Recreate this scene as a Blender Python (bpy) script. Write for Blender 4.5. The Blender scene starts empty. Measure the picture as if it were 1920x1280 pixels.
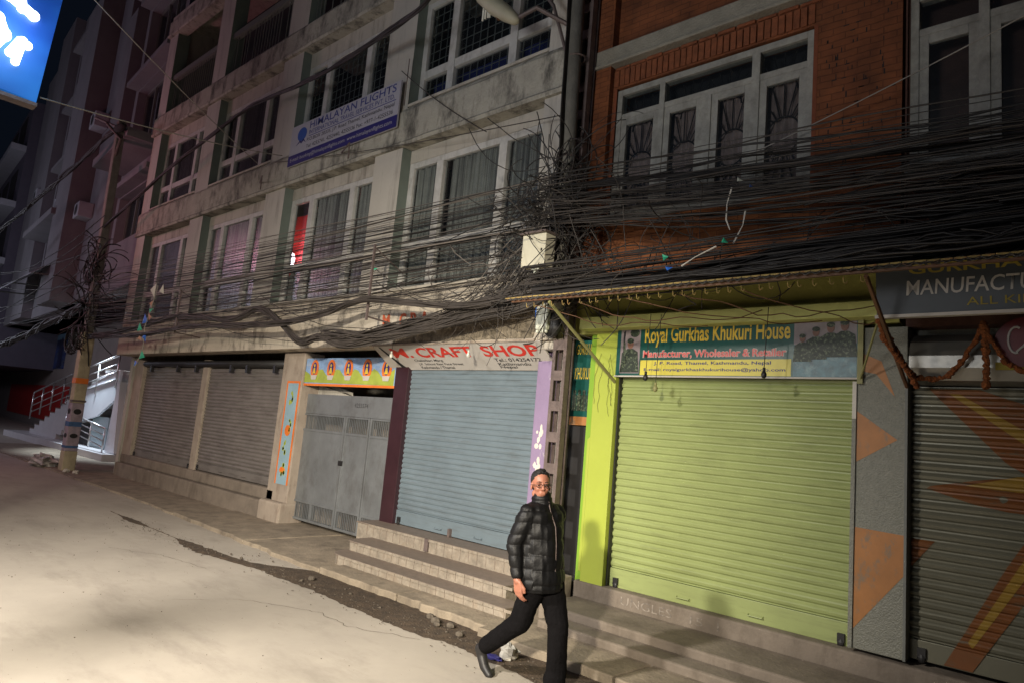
import bpy, bmesh, math, random
from mathutils import Vector, Matrix, noise
R = math.radians
S = bpy.context.scene
COL = S.collection
rnd = random.Random(7)

# ------------------------------------------------------------------ camera
cam_d = bpy.data.cameras.new('camera'); cam = bpy.data.objects.new('camera', cam_d); COL.objects.link(cam); S.camera = cam
cam_d.sensor_width = 36; cam_d.lens = 1270/1920*36; cam_d.clip_end = 400; cam_d.clip_start = .05
yw, pt, rl = R(42.46), R(7.74), R(-5.12)
fw = Vector((-math.sin(yw)*math.cos(pt), math.cos(yw)*math.cos(pt), math.sin(pt)))
r0 = Vector((math.cos(yw), math.sin(yw), 0)); d0 = fw.cross(r0)
rt = math.cos(rl)*r0+math.sin(rl)*d0; dn = -math.sin(rl)*r0+math.cos(rl)*d0
m = Matrix.Identity(4)
for i in range(3): m[i][0] = rt[i]; m[i][1] = -dn[i]; m[i][2] = -fw[i]
m[0][3], m[1][3], m[2][3] = 0, -6.6, 1.95
cam.matrix_world = m
S.render.resolution_x = 1024; S.render.resolution_y = 682

# ------------------------------------------------------------------ world and lights (night)
w = bpy.data.worlds.new('World'); S.world = w; w.use_nodes = True
nt = w.node_tree; bg = nt.nodes['Background']
bg.inputs[0].default_value = (.20, .30, .55, 1); bg.inputs[1].default_value = .012
S.view_settings.view_transform = 'Standard'; S.view_settings.look = 'None'; S.view_settings.gamma = 1
S.view_settings.exposure = 0

def lamp(name, kind, loc, power, color, size=.15, aim=None, angle=None, blend=1.0):
    d = bpy.data.lights.new(name, kind); d.energy = power; d.color = color
    o = bpy.data.objects.new(name, d); COL.objects.link(o); o.location = loc
    if kind == 'AREA': d.size = size
    else: d.shadow_soft_size = size
    if kind == 'SPOT': d.spot_size = R(angle); d.spot_blend = blend
    if aim is not None:
        o.rotation_euler = (Vector(aim)-Vector(loc)).to_track_quat('-Z', 'Y').to_euler()
    return o
WARM = (1, .89, .72)
lamp('street_light', 'SPOT', (.2, -11, 4.3), 8900, WARM, .2, (-7.9, -2.0, .0), 64, 1.0)
lamp('near_street_light', 'SPOT', (-5.4, -9.2, 5.2), 4200, (1, .93, .84), .22, (-6.2, -4.9, 0), 104, 1.0)
lamp('end_street_light', 'SPOT', (-15, -10, 6), 520, (1, .85, .72), .4, (-19, 0, 2.0), 100, 1.0)
lamp('pink_sign_light', 'POINT', (-21.5, -5, 6.8), 230, (1, .36, .46), .5)
lamp('upper_fill', 'SPOT', (-3.5, -12, 3.5), 1400, (.93, .94, .97), 1.2, (-6.6, 0, 5.2), 78, 1.0)  # unseen fill light added to brighten the upper facades
lamp('tower_fill', 'POINT', (-33, -12, 8), 850, (.80, .76, 1.0), 1.0)  # added fill with no lamp behind it, lifts the tall building
lamp('stair_light', 'SPOT', (-26.0, 1.0, 4.2), 1300, (.75, .88, 1.0), .2, (-25.6, 2.1, .4), 92, .6)
lamp('end_fill', 'POINT', (-37, -5, 5), 420, (.8, .85, 1), .6)  # extra fill put in to lift the mural end of the street

# ------------------------------------------------------------------ helpers
def tag(o, label=None, cat=None, group=None, kind=None):
    if label: o['label'] = label
    if cat: o['category'] = cat
    if group: o['group'] = group
    if kind: o['kind'] = kind
    return o
def thing(name, label, cat, loc=(0, 0, 0), group=None, kind=None):
    o = bpy.data.objects.new(name, None); COL.objects.link(o); o.location = loc; o.empty_display_size = .1
    return tag(o, label, cat, group, kind)
def wloc(o):
    v = Vector((0, 0, 0))
    while o: v += Vector(o.location); o = o.parent
    return v
class MB:
    def __init__(s): s.v = []; s.f = []
    def add(s, vs, fs, xf=None):
        n = len(s.v); s.v += [Vector(xf(*q)) if xf else Vector(q) for q in vs]; s.f += [tuple(i+n for i in f) for f in fs]; return s
    def box(s, x0, x1, y0, y1, z0, z1, xf=None):
        return s.add([(x0,y0,z0),(x1,y0,z0),(x1,y1,z0),(x0,y1,z0),(x0,y0,z1),(x1,y0,z1),(x1,y1,z1),(x0,y1,z1)],
                     [(3,2,1,0),(4,5,6,7),(0,1,5,4),(1,2,6,5),(2,3,7,6),(3,0,4,7)], xf)
    def quad(s, a, b, c, d): return s.add([a, b, c, d], [(0, 1, 2, 3)])
    def prism(s, pts, y0, y1, xf=None):          # polygon in x,z extruded along y
        n = len(pts); vs = [(p[0], y0, p[1]) for p in pts]+[(p[0], y1, p[1]) for p in pts]
        return s.add(vs, [tuple(range(n)), tuple(range(2*n-1, n-1, -1))]+[((i+1) % n, i, i+n, (i+1) % n+n) for i in range(n)], xf)
    def slab(s, pts, z0, z1):                    # polygon in x,y extruded along z
        n = len(pts); vs = [(p[0], p[1], z0) for p in pts]+[(p[0], p[1], z1) for p in pts]
        return s.add(vs, [tuple(range(n-1, -1, -1)), tuple(range(n, 2*n))]+[(i, (i+1) % n, (i+1) % n+n, i+n) for i in range(n)])
    def ell(s, cx, cz, rx, rz, y0, y1, n=18, a0=0): return s.prism([(cx+rx*math.cos(a0+i*2*math.pi/n), cz+rz*math.sin(a0+i*2*math.pi/n)) for i in range(n)], y0, y1)
    def tube(s, pts, r, n=5, caps=True):
        pts = [Vector(p) for p in pts]; k = len(pts); rs = r if isinstance(r, (list, tuple)) else [r]*k
        t = (pts[1]-pts[0]).normalized(); up = Vector((0, 0, 1)) if abs(t.z) < .9 else Vector((1, 0, 0)); u = t.cross(up).normalized()
        base = len(s.v)
        for i in range(k):
            t = (pts[min(i+1, k-1)]-pts[max(i-1, 0)])
            if t.length < 1e-9: t = Vector((0, 0, 1))
            t.normalize(); u = (u-t*u.dot(t));
            if u.length < 1e-6: u = t.orthogonal()
            u.normalize(); v = t.cross(u)
            for j in range(n):
                a = 2*math.pi*j/n; s.v.append(pts[i]+(u*math.cos(a)+v*math.sin(a))*rs[i])
        for i in range(k-1):
            for j in range(n):
                a = base+i*n+j; b = base+i*n+(j+1) % n; s.f.append((a, b, b+n, a+n))
        if caps: s.f.append(tuple(base+j for j in range(n-1, -1, -1))); s.f.append(tuple(base+(k-1)*n+j for j in range(n)))
        return s
    def sph(s, c, r, n=10, m=7):
        rx, ry, rz = r if isinstance(r, (tuple, list)) else (r, r, r); b = len(s.v); c = Vector(c)
        for i in range(1, m):
            th = math.pi*i/m
            for j in range(n):
                a = 2*math.pi*j/n; s.v.append(c+Vector((rx*math.sin(th)*math.cos(a), ry*math.sin(th)*math.sin(a), rz*math.cos(th))))
        T = len(s.v); s.v.append(c+Vector((0, 0, rz))); B = len(s.v); s.v.append(c-Vector((0, 0, rz)))
        for i in range(m-2):
            for j in range(n): s.f.append((b+i*n+j, b+(i+1)*n+j, b+(i+1)*n+(j+1) % n, b+i*n+(j+1) % n))
        for j in range(n): s.f.append((T, b+j, b+(j+1) % n)); q = b+(m-2)*n; s.f.append((B, q+(j+1) % n, q+j))
        return s
    def build(s, name, mat, parent=None, bevel=0, smooth=False):
        off = wloc(parent) if parent else Vector((0, 0, 0))
        me = bpy.data.meshes.new(name); me.from_pydata([tuple(v-off) for v in s.v], [], s.f); me.update()
        o = bpy.data.objects.new(name, me); COL.objects.link(o); o.parent = parent
        me.materials.append(mat)
        if smooth:
            for p in me.polygons: p.use_smooth = True
        if bevel:
            b = o.modifiers.new('bevel', 'BEVEL'); b.width = bevel; b.segments = 2; b.limit_method = 'ANGLE'
        return o
def text(body, mat, origin, width, height, parent, u=(1, 0, 0), v=(0, 0, 1), bold=0., shear=0., depth=.002, name='lettering', sp=1.0):
    c = bpy.data.curves.new('t', 'FONT'); c.body = body; c.size = 1; c.offset = bold; c.shear = shear; c.space_character = sp; c.resolution_u = 3
    o = bpy.data.objects.new('t', c); COL.objects.link(o)
    me = bpy.data.meshes.new_from_object(o.evaluated_get(bpy.context.evaluated_depsgraph_get())); bpy.data.objects.remove(o)
    xs = [q.co.x for q in me.vertices]; ys = [q.co.y for q in me.vertices]
    x0, x1, y0, y1 = min(xs), max(xs), min(ys), max(ys); u = Vector(u).normalized(); v = Vector(v).normalized(); nn = u.cross(v); O = Vector(origin)-wloc(parent)
    for q in me.vertices: q.co = O+u*((q.co.x-x0)/(x1-x0)*width)+v*((q.co.y-y0)/(y1-y0)*height)+nn*depth
    me.name = name; me.materials.clear(); me.materials.append(mat)
    t = bpy.data.objects.new(name, me); COL.objects.link(t); t.parent = parent
    return t

# ------------------------------------------------------------------ materials
def mat(name, col, rough=.8, var=.25, scale=3., bump=.0, bscale=40., metal=0., stain=None, samt=.5, sscale=(1.2, 1.2, .5), spec=.5, stain_lo=.5, stain_hi=.68):
    M = bpy.data.materials.new(name); M.use_nodes = True; n = M.node_tree.nodes; l = M.node_tree.links; p = n['Principled BSDF']
    p.inputs['Roughness'].default_value = rough; p.inputs['Metallic'].default_value = metal; p.inputs['Specular IOR Level'].default_value = spec
    g = n.new('ShaderNodeNewGeometry'); pos = g.outputs['Position']
    no = n.new('ShaderNodeTexNoise'); no.inputs['Scale'].default_value = scale; no.inputs['Detail'].default_value = 6; no.inputs['Roughness'].default_value = .65; l.new(pos, no.inputs['Vector'])
    mx = n.new('ShaderNodeMix'); mx.data_type = 'RGBA'
    mx.inputs[6].default_value = tuple(c*(1-var) for c in col)+(1,); mx.inputs[7].default_value = tuple(min(1, c*(1+var)) for c in col)+(1,)
    cr = n.new('ShaderNodeMapRange'); cr.inputs[1].default_value = .3; cr.inputs[2].default_value = .7; l.new(no.outputs[0], cr.inputs[0]); l.new(cr.outputs[0], mx.inputs[0])
    out = mx.outputs[2]
    if stain:
        mp = n.new('ShaderNodeMapping'); mp.inputs['Scale'].default_value = sscale; l.new(pos, mp.inputs[0])
        n2 = n.new('ShaderNodeTexNoise'); n2.inputs['Scale'].default_value = 2.2; n2.inputs['Detail'].default_value = 9; n2.inputs['Roughness'].default_value = .72; l.new(mp.outputs[0], n2.inputs['Vector'])
        r2 = n.new('ShaderNodeMapRange'); r2.inputs[1].default_value = stain_lo; r2.inputs[2].default_value = stain_hi; r2.inputs[4].default_value = samt; l.new(n2.outputs[0], r2.inputs[0])
        m2 = n.new('ShaderNodeMix'); m2.data_type = 'RGBA'; l.new(out, m2.inputs[6]); m2.inputs[7].default_value = tuple(stain)+(1,); l.new(r2.outputs[0], m2.inputs[0]); out = m2.outputs[2]
    l.new(out, p.inputs['Base Color'])
    if bump:
        n3 = n.new('ShaderNodeTexNoise'); n3.inputs['Scale'].default_value = bscale; n3.inputs['Detail'].default_value = 8; l.new(pos, n3.inputs['Vector'])
        b = n.new('ShaderNodeBump'); b.inputs['Strength'].default_value = bump; b.inputs['Distance'].default_value = .02; l.new(n3.outputs[0], b.inputs['Height']); l.new(b.outputs[0], p.inputs['Normal'])
    M['_'] = 0
    return M
def emit(name, col, strength):
    M = bpy.data.materials.new(name); M.use_nodes = True; n = M.node_tree.nodes; p = n['Principled BSDF']
    p.inputs['Base Color'].default_value = tuple(c*.5 for c in col)+(1,); p.inputs['Emission Color'].default_value = tuple(col)+(1,); p.inputs['Emission Strength'].default_value = strength
    return M
def glassmat():
    M = bpy.data.materials.new('window glass'); M.use_nodes = True; n = M.node_tree.nodes; l = M.node_tree.links
    tr = n.new('ShaderNodeBsdfTransparent'); tr.inputs[0].default_value = (.86, .89, .9, 1); gl = n.new('ShaderNodeBsdfGlossy'); gl.inputs[1].default_value = .28
    mx = n.new('ShaderNodeMixShader'); mx.inputs[0].default_value = .09; l.new(tr.outputs[0], mx.inputs[1]); l.new(gl.outputs[0], mx.inputs[2]); l.new(mx.outputs[0], n['Material Output'].inputs[0])
    return M
def brickmat(name, c1, c2, mortar):
    M = bpy.data.materials.new(name); M.use_nodes = True; n = M.node_tree.nodes; l = M.node_tree.links; p = n['Principled BSDF']; p.inputs['Roughness'].default_value = .85
    g = n.new('ShaderNodeNewGeometry'); sx = n.new('ShaderNodeSeparateXYZ'); cx = n.new('ShaderNodeCombineXYZ'); l.new(g.outputs['Position'], sx.inputs[0])
    ad = n.new('ShaderNodeMath'); ad.operation = 'ADD'; l.new(sx.outputs[0], ad.inputs[0]); l.new(sx.outputs[1], ad.inputs[1])
    nz = n.new('ShaderNodeTexNoise'); nz.inputs['Scale'].default_value = 5; l.new(g.outputs['Position'], nz.inputs['Vector'])
    w1 = n.new('ShaderNodeMath'); w1.operation = 'MULTIPLY_ADD'; l.new(nz.outputs[0], w1.inputs[0]); w1.inputs[1].default_value = .035; l.new(sx.outputs[2], w1.inputs[2])
    l.new(ad.outputs[0], cx.inputs[0]); l.new(w1.outputs[0], cx.inputs[1])
    b = n.new('ShaderNodeTexBrick'); b.inputs['Scale'].default_value = 1; b.inputs['Brick Width'].default_value = .225; b.inputs['Row Height'].default_value = .068; b.inputs['Mortar Size'].default_value = .0055; b.inputs['Mortar Smooth'].default_value = .4; b.inputs['Bias'].default_value = -.1
    b.inputs['Color1'].default_value = tuple(c1)+(1,); b.inputs['Color2'].default_value = tuple(c2)+(1,); b.inputs['Mortar'].default_value = tuple(mortar)+(1,); l.new(cx.outputs[0], b.inputs['Vector'])
    no = n.new('ShaderNodeTexNoise'); no.inputs['Scale'].default_value = 4; no.inputs['Detail'].default_value = 8; l.new(g.outputs['Position'], no.inputs['Vector'])
    mr = n.new('ShaderNodeMapRange'); mr.inputs[1].default_value = .3; mr.inputs[2].default_value = .75; mr.inputs[3].default_value = .55; mr.inputs[4].default_value = 1.25; l.new(no.outputs[0], mr.inputs[0])
    mu = n.new('ShaderNodeVectorMath'); mu.operation = 'SCALE'; l.new(b.outputs[0], mu.inputs[0]); l.new(mr.outputs[0], mu.inputs['Scale']); l.new(mu.outputs[0], p.inputs['Base Color'])
    # some joints stand open and dark, most are painted over
    n4 = n.new('ShaderNodeTexNoise'); n4.inputs['Scale'].default_value = 9; l.new(g.outputs['Position'], n4.inputs['Vector'])
    sb = n.new('ShaderNodeMath'); sb.operation = 'MULTIPLY'; l.new(b.outputs[1], sb.inputs[0]); l.new(n4.outputs[0], sb.inputs[1])
    s3 = n.new('ShaderNodeMath'); s3.operation = 'MULTIPLY_ADD'; l.new(no.outputs[0], s3.inputs[0]); s3.inputs[1].default_value = -.35; l.new(sb.outputs[0], s3.inputs[2])
    bp = n.new('ShaderNodeBump'); bp.invert = True; bp.inputs['Strength'].default_value = .7; bp.inputs['Distance'].default_value = .018; l.new(s3.outputs[0], bp.inputs['Height']); l.new(bp.outputs[0], p.inputs['Normal'])
    return M

M = {}
M['road'] = mat('dusty concrete road', (.375, .335, .282), .92, .10, .9, .3, 260, stain=(.24, .21, .175), samt=.6, sscale=(.32, .75, .5))
M['walk'] = mat('worn pavement slab', (.25, .205, .15), .9, .25, 3.5, .5, 30, stain=(.10, .08, .06), samt=.7)
M['dirt'] = mat('gutter dirt', (.06, .04, .024), 1, .5, 9, 1.0, 45, stain=(.11, .08, .052), samt=.5, sscale=(5, 5, 5))
M['plaster'] = mat('cream plaster', (.46, .425, .36), .85, .10, 1.4, .25, 25, stain=(.15, .13, .105), samt=.7, sscale=(2.2, 2.2, .4), stain_lo=.5, stain_hi=.68)
M['pil'] = mat('cream painted pilaster', (.47, .44, .385), .8, .07, 1.1, .15, 20, stain=(.19, .165, .135), samt=.6, sscale=(3, 3, .35), stain_lo=.53, stain_hi=.7)
M['mint'] = mat('grey mint reveal', (.155, .185, .16), .8, .12, 2, .1)
M['band'] = mat('stained cement band', (.40, .375, .31), .9, .16, 2.5, .5, 22, stain=(.055, .05, .042), samt=.88, sscale=(1.3, 1.3, .55), stain_lo=.47, stain_hi=.64)
M['peel'] = mat('bare rough cement patch', (.21, .175, .125), .95, .5, 14, 1.6, 26, stain=(.05, .042, .03), samt=.75, sscale=(3, 3, 1.5))
M['wframe'] = mat('white window frame', (.50, .49, .46), .6, .15, 5, .1, stain=(.25, .23, .2), samt=.6, sscale=(4, 4, 1.5))
M['glass'] = glassmat()
M['curtain'] = mat('grey lace curtain', (.34, .325, .29), .95, .15, 6, stain=(.07, .065, .06), samt=.85, sscale=(11, 11, .12), stain_lo=.44, stain_hi=.58)  # dark upright streaks put the shade of pleats into the colour
M['brownc'] = mat('plum curtain', (.16, .10, .115), .95, .25, 6, stain=(.05, .03, .035), samt=.8, sscale=(11, 11, .12), stain_lo=.44, stain_hi=.58)  # pleat shade painted in as darker vertical streaks
M['bluec'] = mat('dark blue cloth', (.03, .035, .15), .95, .3, 6)
M['grille'] = mat('grey steel grille', (.16, .165, .15), .6, .1)
M['dark'] = mat('dark room', (.018, .017, .017), .9, .3)
M['black'] = mat('black painted metal', (.015, .014, .014), .5, .3)
M['shut_blue'] = mat('grey blue shutter steel', (.18, .23, .262), .48, .10, 1.6, stain=(.12, .13, .13), samt=.5, sscale=(.9, .9, 9), metal=.25)
M['shut_grey'] = mat('brown grey shutter steel', (.19, .172, .155), .6, .15, 1.6, stain=(.075, .06, .05), samt=.65, sscale=(.8, .8, 6), metal=.2)
M['shut_green'] = mat('pale green shutter paint', (.295, .345, .13), .42, .08, 1.4, stain=(.19, .215, .085), samt=.6, sscale=(.9, .9, 9))
M['post'] = mat('pinkish cream post', (.33, .275, .22), .85, .12, 3, .2, stain=(.17, .12, .09), samt=.6, sscale=(3, 3, 1))
M['gate'] = mat('grey gate steel', (.185, .195, .20), .5, .16, 2.5, .12, 12, metal=.3, stain=(.10, .095, .09), samt=.6, sscale=(1.5, 1.5, .8))
M['darkpost'] = mat('dark plum post', (.035, .014, .018), .35, .2)
M['purple'] = mat('lilac painted post', (.25, .185, .30), .7, .08, 3, .15, stain=(.48, .45, .45), samt=.85, sscale=(4, 4, 1.6), stain_lo=.60, stain_hi=.64)
M['steel'] = mat('old lattice steel', (.15, .115, .105), .6, .3, 8, .3, metal=.3)
M['concrete'] = mat('grey concrete pole', (.19, .18, .155), .9, .2, 5, .4, 30, stain=(.12, .11, .09), samt=.5)
M['cable'] = mat('dusty black cable', (.022, .019, .017), .55, .4, 3)
M['cable2'] = mat('dusty brown cable', (.048, .040, .034), .6, .4, 3)
M['cable4'] = mat('pale tan cable', (.15, .13, .11), .6, .4, 3)  # paler tan strands among the dark ones
M['cable3'] = mat('pale sheathed cable', (.33, .30, .26), .6, .3, 3)
M['brick'] = brickmat('painted red brick', (.215, .068, .022), (.18, .055, .019), (.14, .044, .016))
M['brick2'] = brickmat('orange toned brick', (.36, .125, .04), (.31, .105, .036), (.22, .07, .026))
M['redpl'] = mat('red oxide painted edge', (.20, .055, .022), .85, .2, 4, .3)
M['soldier'] = mat('worn soldier brick', (.21, .066, .026), .9, .35, 9, .5)
M['cstrip'] = mat('raw cement string course', (.27, .25, .20), .9, .2, 4, .6)
M['oldwood'] = mat('flaking grey white wood', (.31, .30, .265), .8, .25, 7, .5, 30, stain=(.15, .14, .12), samt=.5, sscale=(3, 3, 1.5))
M['wrough'] = mat('dark wall of next house', (.09, .042, .03), .9, .3, 4, .4)
M['lime'] = mat('lime green paint', (.36, .42, .055), .55, .05, 2, .1, 10, stain=(.40, .48, .05), samt=.4)
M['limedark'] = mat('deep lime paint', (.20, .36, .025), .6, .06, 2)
M['limeband'] = mat('pale lime lintel', (.52, .53, .18), .8, .08, 4, .3)
M['olive'] = mat('olive painted wall', (.36, .345, .09), .85, .1, 2, .2)
M['col'] = mat('sparkly grey column paint', (.215, .215, .175), .42, .12, 30, .5, 80)
M['orange'] = mat('dull orange paint', (.38, .16, .045), .55, .15, 4, stain=(.20, .16, .11), samt=.8, sscale=(5, 5, 2.5), stain_lo=.53, stain_hi=.62)
M['cement'] = mat('stained cement step', (.20, .165, .13), .9, .2, 3, .4, 25, stain=(.09, .07, .05), samt=.6)
M['fadedblue'] = mat('faded blue pole paint', (.05, .11, .24), .8, .3, 8)
M['faint'] = mat('worn chalk marks', (.25, .215, .18), .9, .5, 25)
M['awn'] = mat('rusty corrugated sheet', (.10, .095, .09), .6, .5, 5, .2, metal=.4, stain=(.18, .07, .03), samt=.7, sscale=(3, 3, 3))
M['rust_glint'] = mat('rust with yellow edge glint', (.30, .22, .07), .7, .3, 8, stain=(.25, .08, .03), samt=.9, sscale=(9, 9, 9))
M['strut'] = mat('olive painted strut', (.26, .25, .10), .6, .15)
M['strutr'] = mat('brown rusty strut', (.12, .055, .025), .6, .3)
M['white'] = mat('white board', (.50, .465, .42), .6, .06, 3)
M['tvl'] = mat('lavender white board', (.40, .385, .43), .5, .05, 3)
M['navy'] = mat('navy print', (.025, .022, .14), .5, .05)
M['ink'] = mat('black print', (.04, .038, .04), .6, .05)
M['blueink'] = mat('slate blue print', (.05, .06, .22), .6, .05)
M['redink'] = mat('signal red print', (.62, .035, .02), .5, .06)
M['fadedred'] = mat('faded red brush lettering', (.50, .11, .05), .9, .3, 9)
M['teal'] = mat('dark teal print', (.008, .075, .062), .35, .1, 2)
M['yellow'] = mat('yellow print', (.62, .54, .07), .4, .08, 2)
M['gold'] = mat('gold print', (.62, .43, .04), .4, .1)
M['pinkred'] = mat('pink red print', (.70, .13, .12), .4, .05)
M['photobg'] = mat('faded photo sky', (.24, .20, .21), .4, .15, 6)
M['camo'] = mat('printed camouflage cloth', (.018, .028, .016), .5, .7, 40, stain=(.16, .20, .12), samt=.8, sscale=(19, 19, 19), stain_lo=.52, stain_hi=.6)
M['skinprint'] = mat('printed face tone', (.20, .10, .07), .5, .3, 12)
M['darkprint'] = mat('printed dark tone', (.02, .02, .022), .5, .3, 12)
M['lakeprint'] = mat('printed blue grey water', (.05, .14, .17), .4, .6, 9, stain=(.25, .36, .36), samt=.7, sscale=(6, 6, 6))
M['slateboard'] = mat('dark slate signboard', (.045, .055, .065), .5, .15, 3)
M['chalkpaint'] = mat('grey white brush letters', (.48, .46, .43), .7, .2, 8)
M['mustard'] = mat('mustard brush letters', (.32, .25, .03), .7, .2, 8)
M['tile'] = mat('cream step tile', (.27, .232, .185), .55, .3, 9, .4, 30, stain=(.25, .20, .15), samt=.85, sscale=(3, 3, 3))
M['tread'] = mat('worn mosaic tread', (.19, .15, .12), .6, .15, 12, .2)
M['meter'] = mat('cream meter box', (.60, .57, .44), .5, .06, 5, stain=(.40, .22, .09), samt=.5, sscale=(3, 3, 3), stain_lo=.6)
M['plastic'] = mat('pale plastic', (.62, .64, .54), .4, .05)
M['bluepl'] = mat('blue plastic', (.03, .15, .60), .5, .1)
M['greenpl'] = mat('jade green plastic', (.03, .42, .24), .6, .1)
M['whitecl'] = mat('white rag', (.60, .57, .50), .9, .1)
M['pinkcl'] = mat('faded pink rag', (.50, .27, .20), .9, .1)
M['marigold'] = mat('dry marigold garland', (.21, .06, .012), .9, .5, 40, 1., 90)
M['bluewall'] = mat('sky blue mural', (.24, .36, .42), .8, .1)
M['skyp'] = mat('printed sky', (.22, .34, .55), .5, .3, 3, stain=(.5, .5, .52), samt=.7, sscale=(1.2, 1, 4))
M['hillp'] = mat('printed green hills', (.34, .40, .06), .5, .2, 4)
M['orangep'] = mat('printed orange', (.70, .17, .02), .5, .15)
M['twall'] = mat('lilac grey render', (.20, .19, .20), .85, .1, .8, .1, 20, stain=(.12, .105, .13), samt=.4, sscale=(.5, .5, .2))
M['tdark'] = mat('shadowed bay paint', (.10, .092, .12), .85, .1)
M['tlower'] = mat('beige ground floor render', (.24, .20, .18), .85, .1, 1)
M['redpanel'] = mat('red painted dado', (.40, .02, .016), .6, .1)
M['mural'] = mat('painted blue mural', (.02, .035, .12), .7, .9, 1.2, stain=(.10, .12, .10), samt=.8, sscale=(1, 1, 2))
M['muralsky'] = mat('painted mural sky', (.11, .19, .27), .7, .3, 1.2)
M['rail'] = mat('stainless handrail', (.60, .60, .60), .3, .05, metal=.8)
M['marble'] = mat('white marble stair', (.55, .54, .55), .4, .06, 3)
M['whitew'] = mat('white wall paint', (.72, .75, .80), .6, .04)
M['awnw'] = mat('grey white canvas', (.36, .37, .40), .8, .1)
M['leather'] = mat('glossy black jacket', (.004, .004, .0045), .52, .2, 12, .12, 60, spec=.3)
M['trouser'] = mat('black trousers', (.0055, .005, .0055), .95, .2, 12, .4, 40, spec=.08)
M['skin'] = mat('skin', (.33, .135, .085), .5, .06, 9)
M['hair'] = mat('black hair', (.008, .007, .007), .6, .3, 60, .6, 120)
M['lampw'] = mat('yellowed lamp shell', (.42, .39, .28), .5, .1)
M['clear'] = mat('frosted bulb glass', (.60, .60, .52), .2, .05)

# ------------------------------------------------------------------ ground
g = MB().quad((-140, -60, 0), (60, -60, 0), (60, 60, 0), (-140, 60, 0)).build('road', M['road']); tag(g, kind='structure')
def rag(xs, base, amp, seed):
    return [(x, base(x)+amp*(noise.noise(Vector((x*2.1, seed, 0)))+.6*noise.noise(Vector((x*7, seed, 3)))), ) for x in xs]
cuts = [-30, -24, -17.5, -12.6, -9.7, -7.6, -6.05, -4.62, -3.05, -1.2, .9, 3.5, 6]
mb = MB()
for a, b in zip(cuts[:-1], cuts[1:]):
    xs = [a+.012+(b-a-.024)*i/16 for i in range(17)]
    far = lambda x: -1.50 if x > -8 else -1.50+.25*min(1, (-8-x)/6)
    if a >= -4.7: far = lambda x: -1.62
    e = [(x, far(x)+.07*noise.noise(Vector((x*1.9, 1, 0)))+.05*noise.noise(Vector((x*8, 1, 3)))) for x in xs]
    top = .085 if a > -8 else (.06 if a > -13 else .035)
    top += .012*noise.noise(Vector((a, 5, 5)))
    skew = .10 if a > -5 else .03
    pts = [(x+skew*(y+.8), y) for x, y in e]+[(b-.012+.05, .35 if a > -12 else 3.2), (a+.012+.05, .35 if a > -12 else 3.2)]
    mb.slab(pts, -.05, top)
o = mb.build('pavement', M['walk'], bevel=.012); tag(o, kind='structure')
# dirt-filled gutter
xs = [-13.2+i*.04 for i in range(300)]
mb = MB(); prev = None
def sm(a, b, x): t = max(0, min(1, (x-a)/(b-a))); return t*t*(3-2*t)
for i, x in enumerate(xs):
    N = lambda f, k: noise.noise(Vector((x*f, k, k*1.7)))
    c = -1.93-.20*(1-sm(-9.5, -7.6, x)); full = sm(-8.6, -7.4, x)
    blob = sm(-10.6, -9.7, x)*(1-sm(-9.2, -7.8, x)*.55)+.55*sm(-12.9, -12.3, x)*(1-sm(-12.1, -11.2, x))
    wl = max(.004, (.15*blob*(1-full)+full*(.13+.10*N(.8, 3)))+.05*N(2.6, 9)*min(1, blob+full)+.035*N(8, 5)*min(1, blob+full)+.018*N(21, 2)*min(1, blob+full))
    hi = c+.6*wl*(1-full)+full*.53+.03*N(9, 7)*(1-full)
    lo = c-wl
    cur = (Vector((x, lo, .003)), Vector((x, lo+.25*(hi-lo), .010+.008*N(6, 1))), Vector((x, hi, .006)))
    if prev: mb.quad(prev[0], cur[0], cur[1], prev[1]); mb.quad(prev[1], cur[1], cur[2], prev[2])
    prev = cur
tag(mb.build('gutter_dirt', M['dirt'], smooth=True), kind='structure')
# thin pale line far up the road
mb = MB()
for (P_, k_) in (([(-4.9, -2.15), (-5.6, -2.5), (-6.1, -2.45), (-6.9, -2.9), (-7.2, -3.5)], 1), ([(-3.2, -1.62), (-3.35, -2.0), (-3.1, -2.6)], 2), ([(-8.4, -2.6), (-9.3, -2.75), (-10.1, -3.2)], 3)):
    Q_ = []
    for (xa, ya), (xb, yb) in zip(P_[:-1], P_[1:]):
        for i in range(14): t = i/14; x = xa+(xb-xa)*t; y = ya+(yb-ya)*t; Q_.append((x+.03*noise.noise(Vector((x*9, y*9, k_))), y+.05*noise.noise(Vector((x*11, y*7, k_+4)))))
    for (xa, ya), (xb, yb) in zip(Q_[:-1], Q_[1:]): w_ = .003+.002*noise.noise(Vector((xa*20, 0, 0))); mb.quad((xa, ya-w_, .004), (xb, yb-w_, .004), (xb, yb+w_, .004), (xa, ya+w_, .004))
tag(mb.build('road_cracks', M['dirt']), kind='structure')
tag(MB().slab([(-44, -.75), (-22.6, -.92), (-22.6, -.72), (-44, -.45)], .0, .02).build('road_edge_line', M['white']), kind='structure')

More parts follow.
